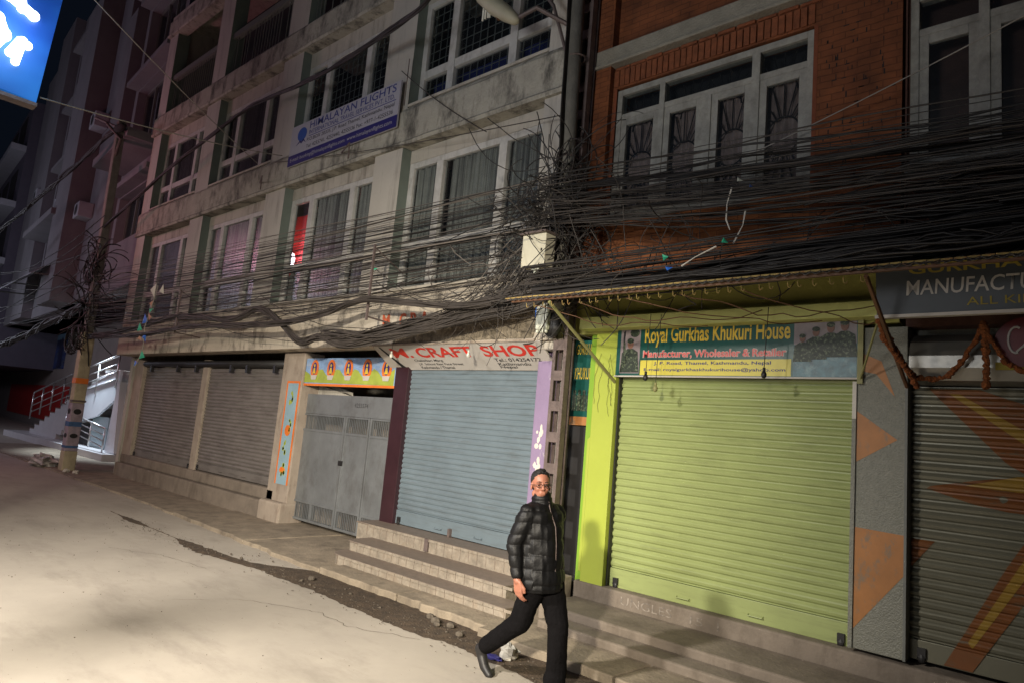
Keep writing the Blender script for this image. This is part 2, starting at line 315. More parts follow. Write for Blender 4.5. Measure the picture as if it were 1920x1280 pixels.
# ------------------------------------------------------------------ white terrace building
W = thing('terrace_building', 'cream four storey building with pilasters, stained cement bands and rows of curtained windows', 'building', (-12.4, 0, 0))
PIL = [(-19.8, -19.25), (-16.42, -15.72), (-12.80, -12.05), (-9.16, -8.44), (-5.52, -5.02)]
mb = MB()       # walls: spandrels and lintels behind pilaster line, side, rear and roof
BAY = [(-19.25, -16.42), (-15.72, -12.80), (-12.05, -9.16), (-8.44, -5.52)]
for a, b in BAY:
    mb.box(a, b, -.17, .0, 6.08, 6.30); mb.box(a, b, -.17, .0, 8.86, 9.17)
    mb.box(a, b, -.30, .0, 3.10+.6, 3.94)
    pass
    for z in (3.9, 6.3, 9.2): mb.box(a, b, .02, 3.0, z+.01, z+.1)
mb.box(-19.8, -5.02, 3.0, 3.2, 0, 12.6); mb.box(-19.8, -19.6, .01, 3.0, 0, 12.6); mb.box(-5.2, -5.021, .011, 3.0, 0, 12.6); mb.box(-19.8, -5.02, -.36, 3.2, 12.6, 12.75)
mb.build('wall', M['plaster'], W)
for a, b in PIL:
    p = MB().box(a, b, -.35, -.02, 3.95, 12.6).build('pilaster', M['pil'], W)
    MB().box(b-.001, b+.003, -.348, -.021, 3.96, 12.58).build('green_side', M['mint'], p)  # right face in a darker grey green than the front
def wavy(x0, x1, y0, y1, z0, z1, amp, bul):
    mb = MB(); mb.box(x0, x1, y0, y1, z0, z1); return mb
# dirty floor bands with a sloping top and drip fillet
for z0, z1 in ((6.29, 6.90), (9.15, 9.68), (12.1, 12.6)):
    mb = MB(); pr = [(-.41, z0), (-.43, z0+.05), (-.40, z0+.09), (-.40, z1-.02), (-.36, z1+.05), (-.12, z1+.09), (-.12, z0+.02)]
    n = 60; xs = [-19.82+(14.82)*i/n for i in range(n+1)]
    for i in range(n):
        for k in range(len(pr)-1):
            (ya, za), (yb, zb) = pr[k], pr[k+1]; j0 = .012*noise.noise(Vector((xs[i]*2, za*3, 1))); j1 = .012*noise.noise(Vector((xs[i+1]*2, za*3, 1)))
            mb.quad((xs[i], ya+j0, za), (xs[i+1], ya+j1, za), (xs[i+1], yb+j1, zb), (xs[i], yb+j0, zb))
    mb.quad((-19.82, -.41, z0), (-19.82, -.12, z0+.02), (-5.0, -.12, z0+.02), (-5.0, -.41, z0))
    mb.build('cement_band', M['band'], W)
mb = MB().box(-19.82, -5.0, -.38, .02, 3.10, 3.70); mb.box(-19.82, -5.0, -.345, -.01, 3.70, 3.93); mb.build('street_beam', mat('grimy cream beam', (.50, .445, .36), .88, .12, 1.6, .4, 25, stain=(.06, .05, .04), samt=.85, sscale=(1.7, 1.7, .8), stain_lo=.5, stain_hi=.66), W, bevel=.01)
mb = MB()   # rough bare patch where render has fallen off
pts = [(-8.1, 3.13), (-5.35, 3.13), (-5.30, 3.3), (-5.45, 3.55), (-5.9, 3.62), (-6.3, 3.60), (-6.8, 3.5), (-7.3, 3.46), (-7.9, 3.36)]
mb.prism([(x, z) for x, z in pts], -.392, -.37); mb.build('bare_cement_patch', M['peel'], W)
for (x, w_, t_) in ((-8.40, .20, 'M'), (-7.98, .17, 'C'), (-7.74, .20, 'R'), (-7.50, .20, 'A')):
    text(t_, M['fadedred'], (x, -.386, 3.36), w_, .21, W, bold=.03, shear=-.15, depth=.008, name='old_painted_letter')

GX = (.11, .68, .83, 2.0, 2.15, 2.85)
def w_window(x0, x1, z0, z1, zt, cur, grille, low=None, gaps=True, skip=False):
    mb = MB(); y0, y1 = -.165, -.09; xe = x1
    mb.box(x0, x0+GX[0], y0, y1, z0, z1); mb.box(xe-.05, xe, y0, y1, z0, z1)
    mb.box(x0+GX[0], xe-.05, y0, y1, z1-.10, z1); mb.box(x0+GX[0], xe-.05, y0, y1, z0, z0+.05)
    for a, b in ((GX[1], GX[2]), (GX[3], GX[4])): mb.box(x0+a, x0+b, y0-.02, y1, z0+.05, z1-.10)
    for a, b in ((GX[0], GX[1]), (GX[2], GX[3]), (GX[4], xe-x0-.05)): mb.box(x0+a, x0+b, y0-.01, y1, zt, zt+.14)
    f = mb.build('window', M['wframe'], W, bevel=.006)
    p = MB().box(x0+.05, xe-.03, -.122, -.118, z0+.03, z1-.05); p.build('pane', M['glass'], f)
    mb = MB(); ph = x0*7
    for a, b in ((GX[0], GX[1]), (GX[2], GX[3]), (GX[4], xe-x0-.05)):
        for (za, zb) in ((z0+.05, zt+.05), (zt+.02, z1-.08)):
            if low and za < z0+.1: continue
            if skip and a < .2 and za > z0+.1: continue
            xa = x0+a+(rnd.choice((.0, .03, .10)) if gaps else 0); xb = x0+b+.03; n = int((xb-xa)/.011); pts = []
            for i in range(n+1):
                x = xa+(xb-xa)*i/n; pts.append((x, -.074+.026*math.sin(x*2*math.pi/.12+ph+1.5*math.sin(x*5))+.008*math.sin(x*47)))
            for i in range(n):
                (xa_, ya_), (xb_, yb_) = pts[i], pts[i+1]; mb.quad((xa_, ya_, za), (xb_, yb_, za), (xb_, yb_, zb), (xa_, ya_, zb))
    if cur: mb.build('curtain', cur, f, smooth=True)
    if low: MB().box(x0+.12, xe-.06, .05, .06, z0+.06, zt+.0).build('low_curtain', low, f)
    if grille:
        mb = MB(); x = x0+.16
        while x < xe-.08: mb.box(x, x+.012, -.078, -.066, z0+.05, z1-.1); x += .155
        z = z0+.16
        while z < z1-.15:
            mb.box(x0+.1, xe-.05, -.081, -.079+.005, z, z+.012); z += .16
        mb.build('grille', M['grille'], f)
    MB().box(x0+.0, xe, -.36, -.09, z0-.05, z0-.003).build('sill', M['plaster'], f, bevel=.01)
    return f
for i, (a, b) in enumerate(BAY):
    w_window(a+.0, b, 3.99, 6.08, 4.62, M['curtain'] if i != 0 else M['brownc'], False, skip=(i == 2))
for i, (a, b) in enumerate(BAY):
    w_window(a, b, 7.03, 8.86, 7.50, [M['brownc'], M['brownc'], None, None][i], i > 1, low=M['bluec'] if i == 3 else None)
MB().box(-19.6, -5.2, .9, .95, 3.9, 12.6).build('room_partition', M['dark'], W)
# red lit room behind the third bay
mb = MB(); n = 14
for i in range(n):
    a0 = i/n; a1 = (i+1)/n
    x = lambda t: -12.95+.9*t; y = lambda t: .22+.14*math.sin(t*math.pi*.9)
    mb.quad((x(a0), y(a0), 4.7), (x(a1), y(a1), 4.7), (x(a1), y(a1), 6.0), (x(a0), y(a0), 6.0))
mb.build('red_curtain', mat('red drape', (.85, .10, .09), .8, .1), W, smooth=True)
MB().sph((-12.26, .10, 4.98), (.09, .05, .14)).build('room_lamp', emit('lamp glow', (1, .82, .9), 9), W, smooth=True)
lamp('red_room_light', 'POINT', (-12.2, .0, 5.25), 7, (1, .32, .34), .06)
# top floor balconies
for a, b in BAY:
    mb = MB().box(a, b, -.30, -.18, 10.72, 10.86)
    x = a+.1
    while x < b: mb.box(x, x+.014, -.25, -.236, 9.7, 10.72); x += .13 if rnd.random() < .8 else .3
    mb.build('balcony_rail', M['grille'], W)
# ground floor
for a, b in ((-19.3, -18.72), (-15.31, -15.03)): MB().box(a, b, -.04 if a < -19 else -.0, .35, .5, 2.98).build('shop_post', M['post'], W, bevel=.01)
MB().box(-11.74, -11.02, -.06, .35, .36, 3.09).build('shop_post', M['post'], W, bevel=.015)
o = MB().box(-11.46, -11.10, -.066, -.055, .70, 2.52).build('painted_panel', M['bluewall'], W)
mb = MB()
for (cx, cz, k) in ((-11.3, 2.25, 0), (-11.25, 1.75, 1), (-11.3, 1.35, 2), (-11.27, .95, 3)):
    for j in range(7):
        a = rnd.random()*6.28; r_ = .03+.07*rnd.random(); mb.ell(cx+.05*math.cos(a), cz+.09*math.sin(a), .018+.02*rnd.random(), .03+.03*rnd.random(), -.069, -.0665, 7, a)
mb.build('painted_flowers', M['hillp'], o)
MB().ell(-11.28, 1.66, .10, .10, -.0685, -.0663, 16).ell(-11.29, .95, .1, .06, -.0685, -.0663, 10).build('painted_bowl', M['orangep'], o)
mb = MB().box(-11.50, -11.46, -.068, -.056, .7, 2.56).box(-11.10, -11.06, -.068, -.056, .7, 2.56).box(-11.46, -11.10, -.068, -.056, 2.52, 2.56); mb.build('painted_border', M['orangep'], o)
MB().box(-8.40, -8.085, -.03, .5, .48, 3.09).build('shop_post', M['darkpost'], W, bevel=.008)
p = MB().box(-5.455, -5.19, -.12, .35, .10, 3.0).build('shop_post', M['purple'], W, bevel=.01)
mb = MB()
for (cz, n_) in ((2.02, 9), (1.86, 4), (1.62, 8)):
    for j_ in range(n_): a_ = rnd.random()*6.28; mb.ell(-5.34+.035*math.cos(a_), cz+.05*math.sin(a_), .015+.02*rnd.random(), .02+.035*rnd.random(), -.1225-.0004*j_, -.119, 7, a_)
mb.build('white_paint_blotch', M['whitecl'], p)
MB().box(-5.47, -5.02, -.30, .35, 3.0, 3.34).build('capital', M['plaster'], W, bevel=.02)
def shutter(x0, x1, z0, z1, y, m_, parent, pitch=.0745, rail=.16, dents=0, dep=.017):
    mb = MB(); prof = []; z = z0+rail; k = 0
    while z < z1-.001:
        for (dz, dy) in ((0, 0), (.012, 0), (.026, -dep*.75), (.05, -dep), (.064, -dep*.6)):
            if z+dz < z1: prof.append((z+dz, y+dy))
        z += pitch
    prof.append((z1, y)); N = 14; xs = [x0+(x1-x0)*i/N for i in range(N+1)]
    def dy(x, z): return .010*noise.noise(Vector((x*1.1, z*.8, x0)))+.005*noise.noise(Vector((x*2.3, z*7, 2)))
    for i in range(N):
        for (za, ya), (zb, yb) in zip(prof[:-1], prof[1:]):
            mb.quad((xs[i], ya+dy(xs[i], za), za), (xs[i+1], ya+dy(xs[i+1], za), za), (xs[i+1], yb+dy(xs[i+1], zb), zb), (xs[i], yb+dy(xs[i], zb), zb))
    s = mb.build('roller_shutter', m_, parent, smooth=False)
    MB().box(x0, x1, y-.022, y+.012, z0, z0+rail-.004).build('bottom_rail', m_, s, bevel=.004)
    for fx in (.36, .66):
        c = x0+(x1-x0)*fx; MB().tube([(c-.07, y-.025, z0+.07), (c-.07, y-.05, z0+.06), (c+.07, y-.05, z0+.06), (c+.07, y-.025, z0+.07)], .006).build('handle', m_, s)
    for c in (x0+.09, x1-.09): MB().box(c-.03, c+.03, y-.05, y-.022, z0+.03, z0+.10).sph((c, y-.045, z0+.02), (.03, .015, .035)).build('padlock', M['black'], s)
    return s
shutter(-18.72, -15.31, .58, 2.82, .06, M['shut_grey'], W); shutter(-15.03, -11.74, .60, 2.80, .06, M['shut_grey'], W)
s = shutter(-8.085, -5.455, .50, 2.79, .05, M['shut_blue'], W, rail=.20)
MB().box(-6.90, -6.86, -.02, .03, .40, .60).build('lock_bar', M['steel'], W)
mb = MB().tube([(-18.7, .0, 2.90), (-11.75, .0, 2.88)], .075, 10); mb.build('shutter_drum', M['black'], W, smooth=True)
mb = MB()
for x in (-18.2, -16.6, -15.6, -13.9, -13.2, -12.1): mb.box(x, x+.08, -.07, .0, 2.70, 2.86)
mb.build('drum_bracket', M['black'], W)
MB().box(-19.3, -11.74, -.16, .3, .0, .36).box(-19.3, -11.5, -.06, .3, .36, .58).build('shop_plinth', M['cement'], W, bevel=.03)
MB().box(-11.75, -11.0, -.20, .3, 0, .40).build('shop_plinth', M['limeband'] if 0 else M['post'], W, bevel=.04)
# yard gate
def bars(x0, x1, z0, z1, y): 
    mb = MB(); x = x0+.03
    while x < x1-.01: mb.box(x, x+.013, y-.007, y+.007, z0, z1); x += .048
    return mb
G = thing('yard_gate', 'grey sheet steel double gate with barred slots beside the blue shutter', 'gate', (-9.9, .12, .1))
for (a, b, leaf) in ((-11.20, -9.76, 0), (-9.74, -9.08, 0), (-9.06, -8.42, 0)):
    top = 2.0
    mb = MB().box(a, b, .105, .125, .46, 1.70)
    fr = MB().box(a, a+.04, .09, .14, .14, 2.0).box(b-.04, b, .09, .14, .14, 2.0).box(a+.04, b-.04, .09, .14, .14, .18).box(a+.04, b-.04, .09, .14, .44, .48).box(a+.04, b-.04, .09, .14, 1.69, 1.73).box(a+.04, b-.04, .09, .14, 1.97, 2.0)
    if a < -11: mb.box(-10.48, -10.46, .10, .13, .48, 1.69); fr.box(-10.50, -10.45, .09, .14, .18, .44)
    l = fr.build('gate_leaf', M['gate'], G, bevel=.004)
    mb.build('steel_sheet', M['gate'], l)
    bars(a+.04, b-.04, .18, .44, .115).build('lower_bars', M['gate'], l); bars(a+.04, b-.04, 1.73, 1.97, .115).build('upper_bars', M['gate'], l)
MB().box(-11.2, -8.42, .10, .13, 2.005, 2.35).build('top_sheet', M['gate'], G)
text('4255574', M['ink'], (-9.55, .098, 2.16), .38, .07, G, name='painted_number')
MB().box(-9.80, -9.70, .075, .10, 1.18, 1.26).build('gate_latch', M['black'], G)
MB().box(-11.15, -8.42, .62, .70, .05, 1.83).build('rear_yard_wall', M['post'], W)
MB().box(-11.15, -8.42, 2.6, 2.7, .05, 3.9).build('yard_backdrop', M['dark'], W)
MB().quad((-11.1, .35, 2.42), (-10.0, .35, 2.42), (-10.0, .36, 2.36), (-11.1, .36, 2.62)).prism([(-11.1, 2.34), (-9.9, 2.34), (-11.1, 2.56)], .30, .34).build('inner_lintel', M['plaster'], W)

# steps in front of the blue shutter
T_ = thing('tiled_steps', 'three cream tiled steps with rounded corner under the blue shutter', 'steps', (-6.8, -.5, .1))
def rstep(x0, x1, yf, yb, z0, z1, r=.0):
    pts = [(x1, yb), (x0, yb)]
    for i in range(9): a = math.pi+math.pi/2*i/8; pts.append((x0+r+r*math.cos(a), yf+r+r*math.sin(a)))
    pts.append((x1, yf)); return pts
tiers = [(-8.45, -5.1, -.38, .05, .0, .49, .02), (-8.05, -5.05, -.82, -.38, .0, .315, .12), (-8.02, -4.75, -1.14, -.82, .0, .185, .31)]
for (x0, x1, yf, yb, z0, z1, r) in tiers:
    st = MB().slab(rstep(x0, x1, yf, yb, z0, z1-.02, r), z0, z1-.02).build('step', M['tile'], T_, bevel=.006)
    MB().slab(rstep(x0-.012, x1, yf-.015, yb, z1-.02, z1, r), z1-.019, z1).build('tread', M['tread'], st, bevel=.004)
    mb = MB(); x = x0+.25
    while x < x1: mb.box(x, x+.006, yf-.003, yf+.01, z1-.16 if z1 > .4 else z1-.12, z1-.022); x += .15
    mb.build('tile_joint', M['tread'], st)
    mb = MB(); x = x0+.3
    while x < x1: mb.box(x, x+.14, yf-.019, yf-.012, z1-.035, z1-.004); x += .148
    mb.build('nosing_tile', M['tile'], st)
MB().box(-6.91, -6.84, -.41, -.385, .33, .49).build('metal_stop', M['steel'], T_)
MB().box(-4.86, -4.66, -.35, -.16, .08, .44).build('tile_upstand', M['tile'], T_, bevel=.01)

# ------------------------------------------------------------------ brick building
B = thing('brick_house', 'dark red brick house with cement string course above lime green shop front', 'building', (-3.1, 0, 0))
MB().box(-4.62, -4.56, -.10, .2, 4.5, 6.2).box(-2.22, -1.43, -.10, .2, 3.80, 6.59).box(-4.56, -2.22, -.10, .2, 6.27, 6.59).box(-4.62, -1.43, -.06, .2, 6.80, 13).box(-4.62, -4.56, -.1, .2, 3.8, 4.5).box(-4.62, -4.56, -.1, .2, 6.2, 6.52).build('brick_wall', M['brick'], B)
MB().box(-4.98, -4.62, -.185, .19, 3.80, 13).build('brick_pier', M['brick'], B)
MB().box(-4.56, -2.22, -.10, .2, 3.80, 4.58).build('panel_below_window', M['brick2'], B)  # same brick pattern in a stronger orange than the wall
for a_ in (-4.60, -2.22): MB().box(a_, a_+.04, -.104, .15, 4.58, 6.27).build('red_reveal', M['redpl'], B)
mb = MB()
for k_ in range(95):
    rr_ = random.Random(k_); z_ = 4.6+.0679*rr_.randint(0, 28)+.004; x_ = rr_.uniform(-2.12, -1.5); 
    if k_ % 4 == 0: mb.box(x_, x_+rr_.uniform(.02, .06), -.1015, -.099, z_-.006, z_+.004)
    else: mb.box(x_, x_+rr_.uniform(.006, .013), -.1015, -.099, z_, z_+rr_.uniform(.03, .06))
mb.build('open_joints', M['dark'], B)
MB().box(-5.0, -1.43, -.20, .2, 6.58, 6.80).box(-5.0, -1.43, -.225, .2, 6.555, 6.60).build('string_course', M['cstrip'], B, bevel=.012)
mb = MB(); x = -4.6; k = 0
while x < -2.2:
    j = rnd.uniform(-.012, .012); mb.box(x, x+.064, -.122+j*.6, -.09, 6.29+j*.4, 6.50+j); x += .075
mb.build('soldier_course', M['soldier'], B, bevel=.006)
mb = MB(); x = -4.6
while x < -1.5: mb.box(x, x+.20, -.125+rnd.uniform(-.01, .01), -.09, 6.515, 6.555+rnd.uniform(-.01, 0)); x += .225
mb.build('corbel_course', M['soldier'], B, bevel=.006)
MB().box(-4.98, -1.43, .2, 6, 3.8, 13).box(-4.98, -1.43, 1.6, 6, 0, 3.8).build('house_core', M['dark'], B)
def fan(mb, cx, cz, r1, y, x0, x1, z0, z1, n=13, up=True):
    for i in range(n):
        a = math.pi*(i+.5)/n
        for t in ([.0],):
            dx, dz = math.cos(a), math.sin(a)*(1 if up else -1); P = []
            for q in range(7):
                rr = r1*.28+(r1-r1*.28)*q/6; x = cx+dx*rr; z = cz+dz*rr
                if x0 < x < x1 and z0 < z < z1: P.append((x, y, z))
            if len(P) > 1: mb.tube(P, .0075, 4)
    mb.tube([(cx+r1*.28*math.cos(math.pi*i/10), y, cz+(1 if up else -1)*r1*.28*math.sin(math.pi*i/10)) for i in range(11)], .009, 4)
win = None
def b_window(x0, x1, z0, z1, zt, mull, parent, sashes, trans, mt, y=-.02):
    mb = MB().box(x0, x0+.07, y-.06, y+.05, z0, z1).box(x1-.07, x1, y-.06, y+.05, z0, z1).box(x0+.07, x1-.07, y-.06, y+.05, z1-.075, z1).box(x0-.03, x1+.03, y-.10, y+.05, z0-.06, z0)
    for (a, b, za, zb) in mull: mb.box(a, b, y-.065, y+.05, za, zb)
    mb.box(x0+.07, x1-.07, y-.055, y+.05, zt, zt+.07)
    f = mb.build('window', mt, parent, bevel=.006)
    for (a, b) in sashes:
        s = MB().box(a, a+.075, y-.05, y, z0, zt).box(b-.075, b, y-.05, y, z0, zt).box(a+.075, b-.075, y-.05, y, zt-.085, zt).box(a+.075, b-.075, y-.05, y, z0, z0+.09).build('sash', mt, f, bevel=.004)
        MB().box(a+.07, b-.07, y-.028, y-.024, z0+.08, zt-.08).build('pane', M['glass'], s)
        ic = MB(); n = 34
        for i in range(n):
            xa = a+.085+(b-a-.13)*i/n; xb = a+.085+(b-a-.13)*(i+1)/n
            ic.quad((xa, y+.055+.014*math.sin(xa*70), z0), (xb, y+.055+.014*math.sin(xb*70), z0), (xb, y+.055+.014*math.sin(xb*70), zt), (xa, y+.055+.014*math.sin(xa*70), zt))
        if trans: ic.build('curtain', mat('dusty pink lace', (.34, .24, .21), .95, .3, 8), s, smooth=True)
        if trans:
            gr = MB(); c = (a+b)/2; H = zt-z0
            fan(gr, c, z0+H*.52, H*.46, y+.01, a+.08, b-.08, z0+H*.5, zt-.08); fan(gr, c, z0+H*.44, H*.42, y+.01, a+.08, b-.08, z0+.05, z0+H*.46, up=False)
            gr.build('grille', M['black'], s)
    MB().box(x0+.07, x1-.07, y-.02, y-.016, zt+.07, z1-.07).build('transom_pane', M['glass'], f)
    return f
b_window(-4.56, -2.22, 4.60, 6.25, 5.86, [(-3.97, -3.90, 4.60, 6.18), (-3.42, -3.31, 4.60, 5.86), (-2.86, -2.77, 4.60, 6.18)], B,
         [(-4.49, -3.97), (-3.90, -3.42), (-3.31, -2.86), (-2.77, -2.29)], True, M['oldwood'])
gr = MB()
for c in (-4.25, -3.6, -3.15, -2.55): fan(gr, c, 5.72, .5, .03, c-.26, c+.26, 5.93, 6.18, 11)
gr.build('transom_grille', M['black'], B)
# lime shop front
MB().box(-4.98, -1.43, -.10, .2, 3.20, 3.80).build('shop_fascia_wall', M['olive'], B)
MB().box(-4.72, -1.50, -.30, -.10, 3.225, 3.365).build('lintel', M['limeband'], B, bevel=.008)
l = MB().box(-4.585, -4.285, -.12, .3, .36, 3.20).prism([(-4.585, 2.0), (-4.585, .5), (-4.62, .5), (-4.62, 1.97)], -.12, .3).build('shop_pillar', M['lime'], B, bevel=.006)
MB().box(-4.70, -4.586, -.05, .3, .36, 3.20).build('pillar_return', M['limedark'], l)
# dead creeper on the pillar
mb = MB()
for k in range(5):
    x = -4.55+.22*rnd.random(); z = 3.0-rnd.random()*.3; P = []
    for q in range(14): P.append((x, -.13, z)); x += rnd.uniform(-.02, .02); z -= .035+rnd.random()*.02; x = min(-4.3, max(-4.57, x))
    mb.tube(P, .0018, 3)
mb.build('dry_creeper', M['cable2'], B)
MB().box(-4.285, -4.27, -.05, .05, .40, 2.71).build('guide_rail', M['black'], B)
shutter(-4.27, -1.78, .40, 2.71, .02, M['shut_green'], B, pitch=.079, rail=.20, dep=.02)
c = MB().box(-1.755, -1.36, -.12, .3, .43, 3.16).build('column', M['col'], B, bevel=.006)
for P in ([(-1.748, 2.42), (-1.43, 2.19), (-1.748, 1.98)], [(-1.748, 1.425), (-1.363, 1.41), (-1.363, 1.10), (-1.748, .59)], [(-1.748, 2.95), (-1.56, 2.86), (-1.45, 2.55), (-1.6, 2.75), (-1.748, 2.78)]):
    MB().prism(P[::-1], -.1225, -.119).build('painted_diamond', M['orange'], c)
MB().box(-1.785, -1.752, -.14, .02, .43, 2.35).build('guide_rail', M['col'], B)
MB().box(-1.785, -1.752, -.14, .02, 2.352, 2.68).build('guide_rail', M['whitecl'], B)  # pale upper end of the rail: a bright glint put into the colour
MB().box(-1.372, -1.352, -.14, .02, .43, 2.70).build('guide_rail', M['grille'], B)
B2 = MB().box(-4.66, 1.6, -.14, .3, .0, .40).box(-4.62, 1.6, -.78, -.14, .0, .235).box(-4.4, 1.6, -1.06, -.78, .0, .16)
st = B2.build('cement_steps', M['cement'], None, bevel=.02); tag(st, 'stained grey cement steps running below the green and orange shutters', 'steps')
text('UNGLES', M['faint'], (-4.02, -.143, .27), .60, .085, st, bold=.0, name='chalk_lettering', depth=.001)
text('15  1', M['faint'], (-3.22, -.143, .27), .30, .075, st, bold=.0, name='chalk_lettering', depth=.001)
# dark recess between the two buildings
MB().box(-5.02, -4.70, .06, .10, .40, 2.12).box(-5.02, -4.70, .02, .3, .0, .40).build('side_door', M['black'], B)
sg = thing('narrow_signboard', 'tall narrow teal board with yellow lettering in the dark gap beside the lime pillar', 'sign', (-4.85, 0, 2.6))
MB().box(-5.0, -4.70, .02, .04, 2.13, 3.15).build('board', M['teal'], sg)
text('GURKHAS', M['gold'], (-4.97, .018, 2.98), .26, .13, sg); text('KHUKURI', M['gold'], (-4.97, .018, 2.68), .26, .14, sg)
mb = MB()
for i in range(4): mb.ell(-4.95+.07*i, 2.52, .022, .035, .012, .0195, 10).box(-4.98+.07*i, -4.92+.07*i, .012, .0195, 2.30, 2.49)
mb.build('photo_figures', M['camo'], sg); MB().box(-5.0, -4.70, .012, .0195, 2.13, 2.23).build('photo_base', M['orange'], sg)

# ------------------------------------------------------------------ shop to the right of the column
C_ = thing('corner_house', 'dark house at the right edge with large flaking white window over an orange painted shutter', 'building', (0, 0, 0))
MB().box(-1.40, -1.385, -.115, .2, 3.8, 13).box(-1.385, -1.37, -.08, .2, 4.5, 6.3).box(-1.385, 2.2, -.08, .2, 3.16, 4.56).box(-1.385, 2.2, -.08, .2, 6.28, 13).box(.98, 2.2, -.08, .2, 4.56, 6.28).box(-1.39, 2.2, .2, 6, 3.16, 13).build('wall', M['wrough'], C_)
b_window(-1.37, .98, 4.60, 6.26, 5.84, [(-.85, -.77, 4.60, 6.19), (-.25, -.17, 4.6, 6.19), (.35, .43, 4.6, 6.19)], C_, [(-1.30, -.85), (-.77, -.25), (-.17, .35), (.43, .91)], False, M['oldwood'])
so = shutter(-1.352, 1.6, .44, 2.66, .02, mat('grey brown shutter paint', (.15, .145, .105), .38, .1, 2, metal=.3), C_, pitch=.079, dep=.02)
# painted rays: thin paint skins following the slats (one strip per slat band)
def paint(poly, m_, zlo=.46, zhi=2.64, y=-.002, step=.079, z00=.44+.16):
    mb = MB()
    def span(z):
        xs = []
        n = len(poly)
        for i in range(n):
            (xa, za), (xb, zb) = poly[i], poly[(i+1) % n]
            if (za <= z) != (zb <= z): xs.append(xa+(xb-xa)*(z-za)/(zb-za))
        return (min(xs), max(xs)) if len(xs) > 1 else None
    prof = []; z = z00
    prof += [(.45, -.004), (z00-.006, -.004)]
    while z < zhi:
        for (dz, dy) in ((0, 0), (.012, 0), (.026, -.015), (.05, -.02), (.064, -.012)): prof.append((z+dz, .02+dy))
        z += step
    for (za, ya), (zb, yb) in zip(prof[:-1], prof[1:]):
        a, b = span(za), span(zb)
        if a and b: mb.quad((a[0], ya-.0075, za), (a[1], ya-.0075, za), (b[1], yb-.0075, zb), (b[0], yb-.0075, zb))
    mb.build('painted_ray', m_, so)
dk = mat('dark orange shutter paint', (.17, .06, .016), .4, .2, 3, metal=.1, stain=(.10, .085, .055), samt=.8, sscale=(2, 2, 12), stain_lo=.54, stain_hi=.64); yl = mat('ochre shutter paint', (.27, .165, .026), .4, .1, 3, metal=.1)
paint([(-1.24, 2.66), (-.92, 2.66), (-.1, 2.35), (.2, 1.9), (-.1, 1.72), (-.69, 2.06)], dk); 
paint([(-1.27, 1.82), (-.86, 1.92), (-.1, 2.06), (.1, 1.72), (-.59, 1.68), (-.9, 1.72)], dk)
paint([(-1.345, 1.40), (-1.17, 1.40), (-1.345, 1.16)], dk)
paint([(-1.11, .45), (-.92, .45), (-.2, 1.72), (-.45, 1.72), (-.69, 1.29)], dk)
def yray(poly):
    n0 = set(so.children); paint(poly, yl)
    for c2 in set(so.children)-n0: c2.location.y -= .003
yray([(-1.10, 2.62), (-1.0, 2.60), (-.2, 2.08), (-.2, 1.93)]); yray([(-.98, 1.86), (-.59, 1.98), (-.2, 2.0), (-.2, 1.84), (-.6, 1.85)]); yray([(-.95, .66), (-.92, .62), (-.33, 1.66), (-.42, 1.68)])
mb = MB(); pr = [(.02, 2.67), (-.13, 2.70), (-.17, 2.80), (-.17, 2.9), (-.12, 3.02), (.02, 3.10)]
for (ya, za), (yb, zb) in zip(pr[:-1], pr[1:]): mb.quad((-1.34, ya, za), (1.6, ya, za), (1.6, yb, zb), (-1.34, yb, zb))
mb.add([(-1.34, a, b) for a, b in pr], [tuple(range(6))]); mb.build('shutter_housing', mat('dented zinc sheet', (.26, .25, .22), .35, .15, 2, .3, 4, metal=.6), C_, smooth=True)
MB().box(1.6, 2.2, -.12, .3, 0, 3.16).box(-1.35, 1.6, .1, .3, 2.66, 3.16).build('side_wall', M['col'], C_)
rs = thing('round_sign', 'round dark red sign with white script behind the orange garland', 'sign', (-.54, -.22, 3.0))
MB().ell(-.54, 2.985, .20, .19, -.25, -.22, 32).build('disc', mat('maroon sign face', (.13, .018, .022), .5, .1), rs)
mb = MB(); mb.tube([(-.60+.05*math.cos(a*.35+1.1), -.256, 3.00+.10*math.sin(a*.35+1.1)) for a in range(12)], .009, 5)
mb.tube([(-.60, -.256, 2.91), (-.55, -.256, 2.96), (-.52, -.256, 3.02), (-.51, -.256, 2.99), (-.48, -.256, 3.01), (-.46, -.256, 2.95), (-.41, -.256, 2.96)], .008, 5); mb.build('script_lettering', M['chalkpaint'], rs)
MB().box(-.74, -.2, -.19, -.175, 2.78, 2.84).build('yellow_strip', M['mustard'], rs)

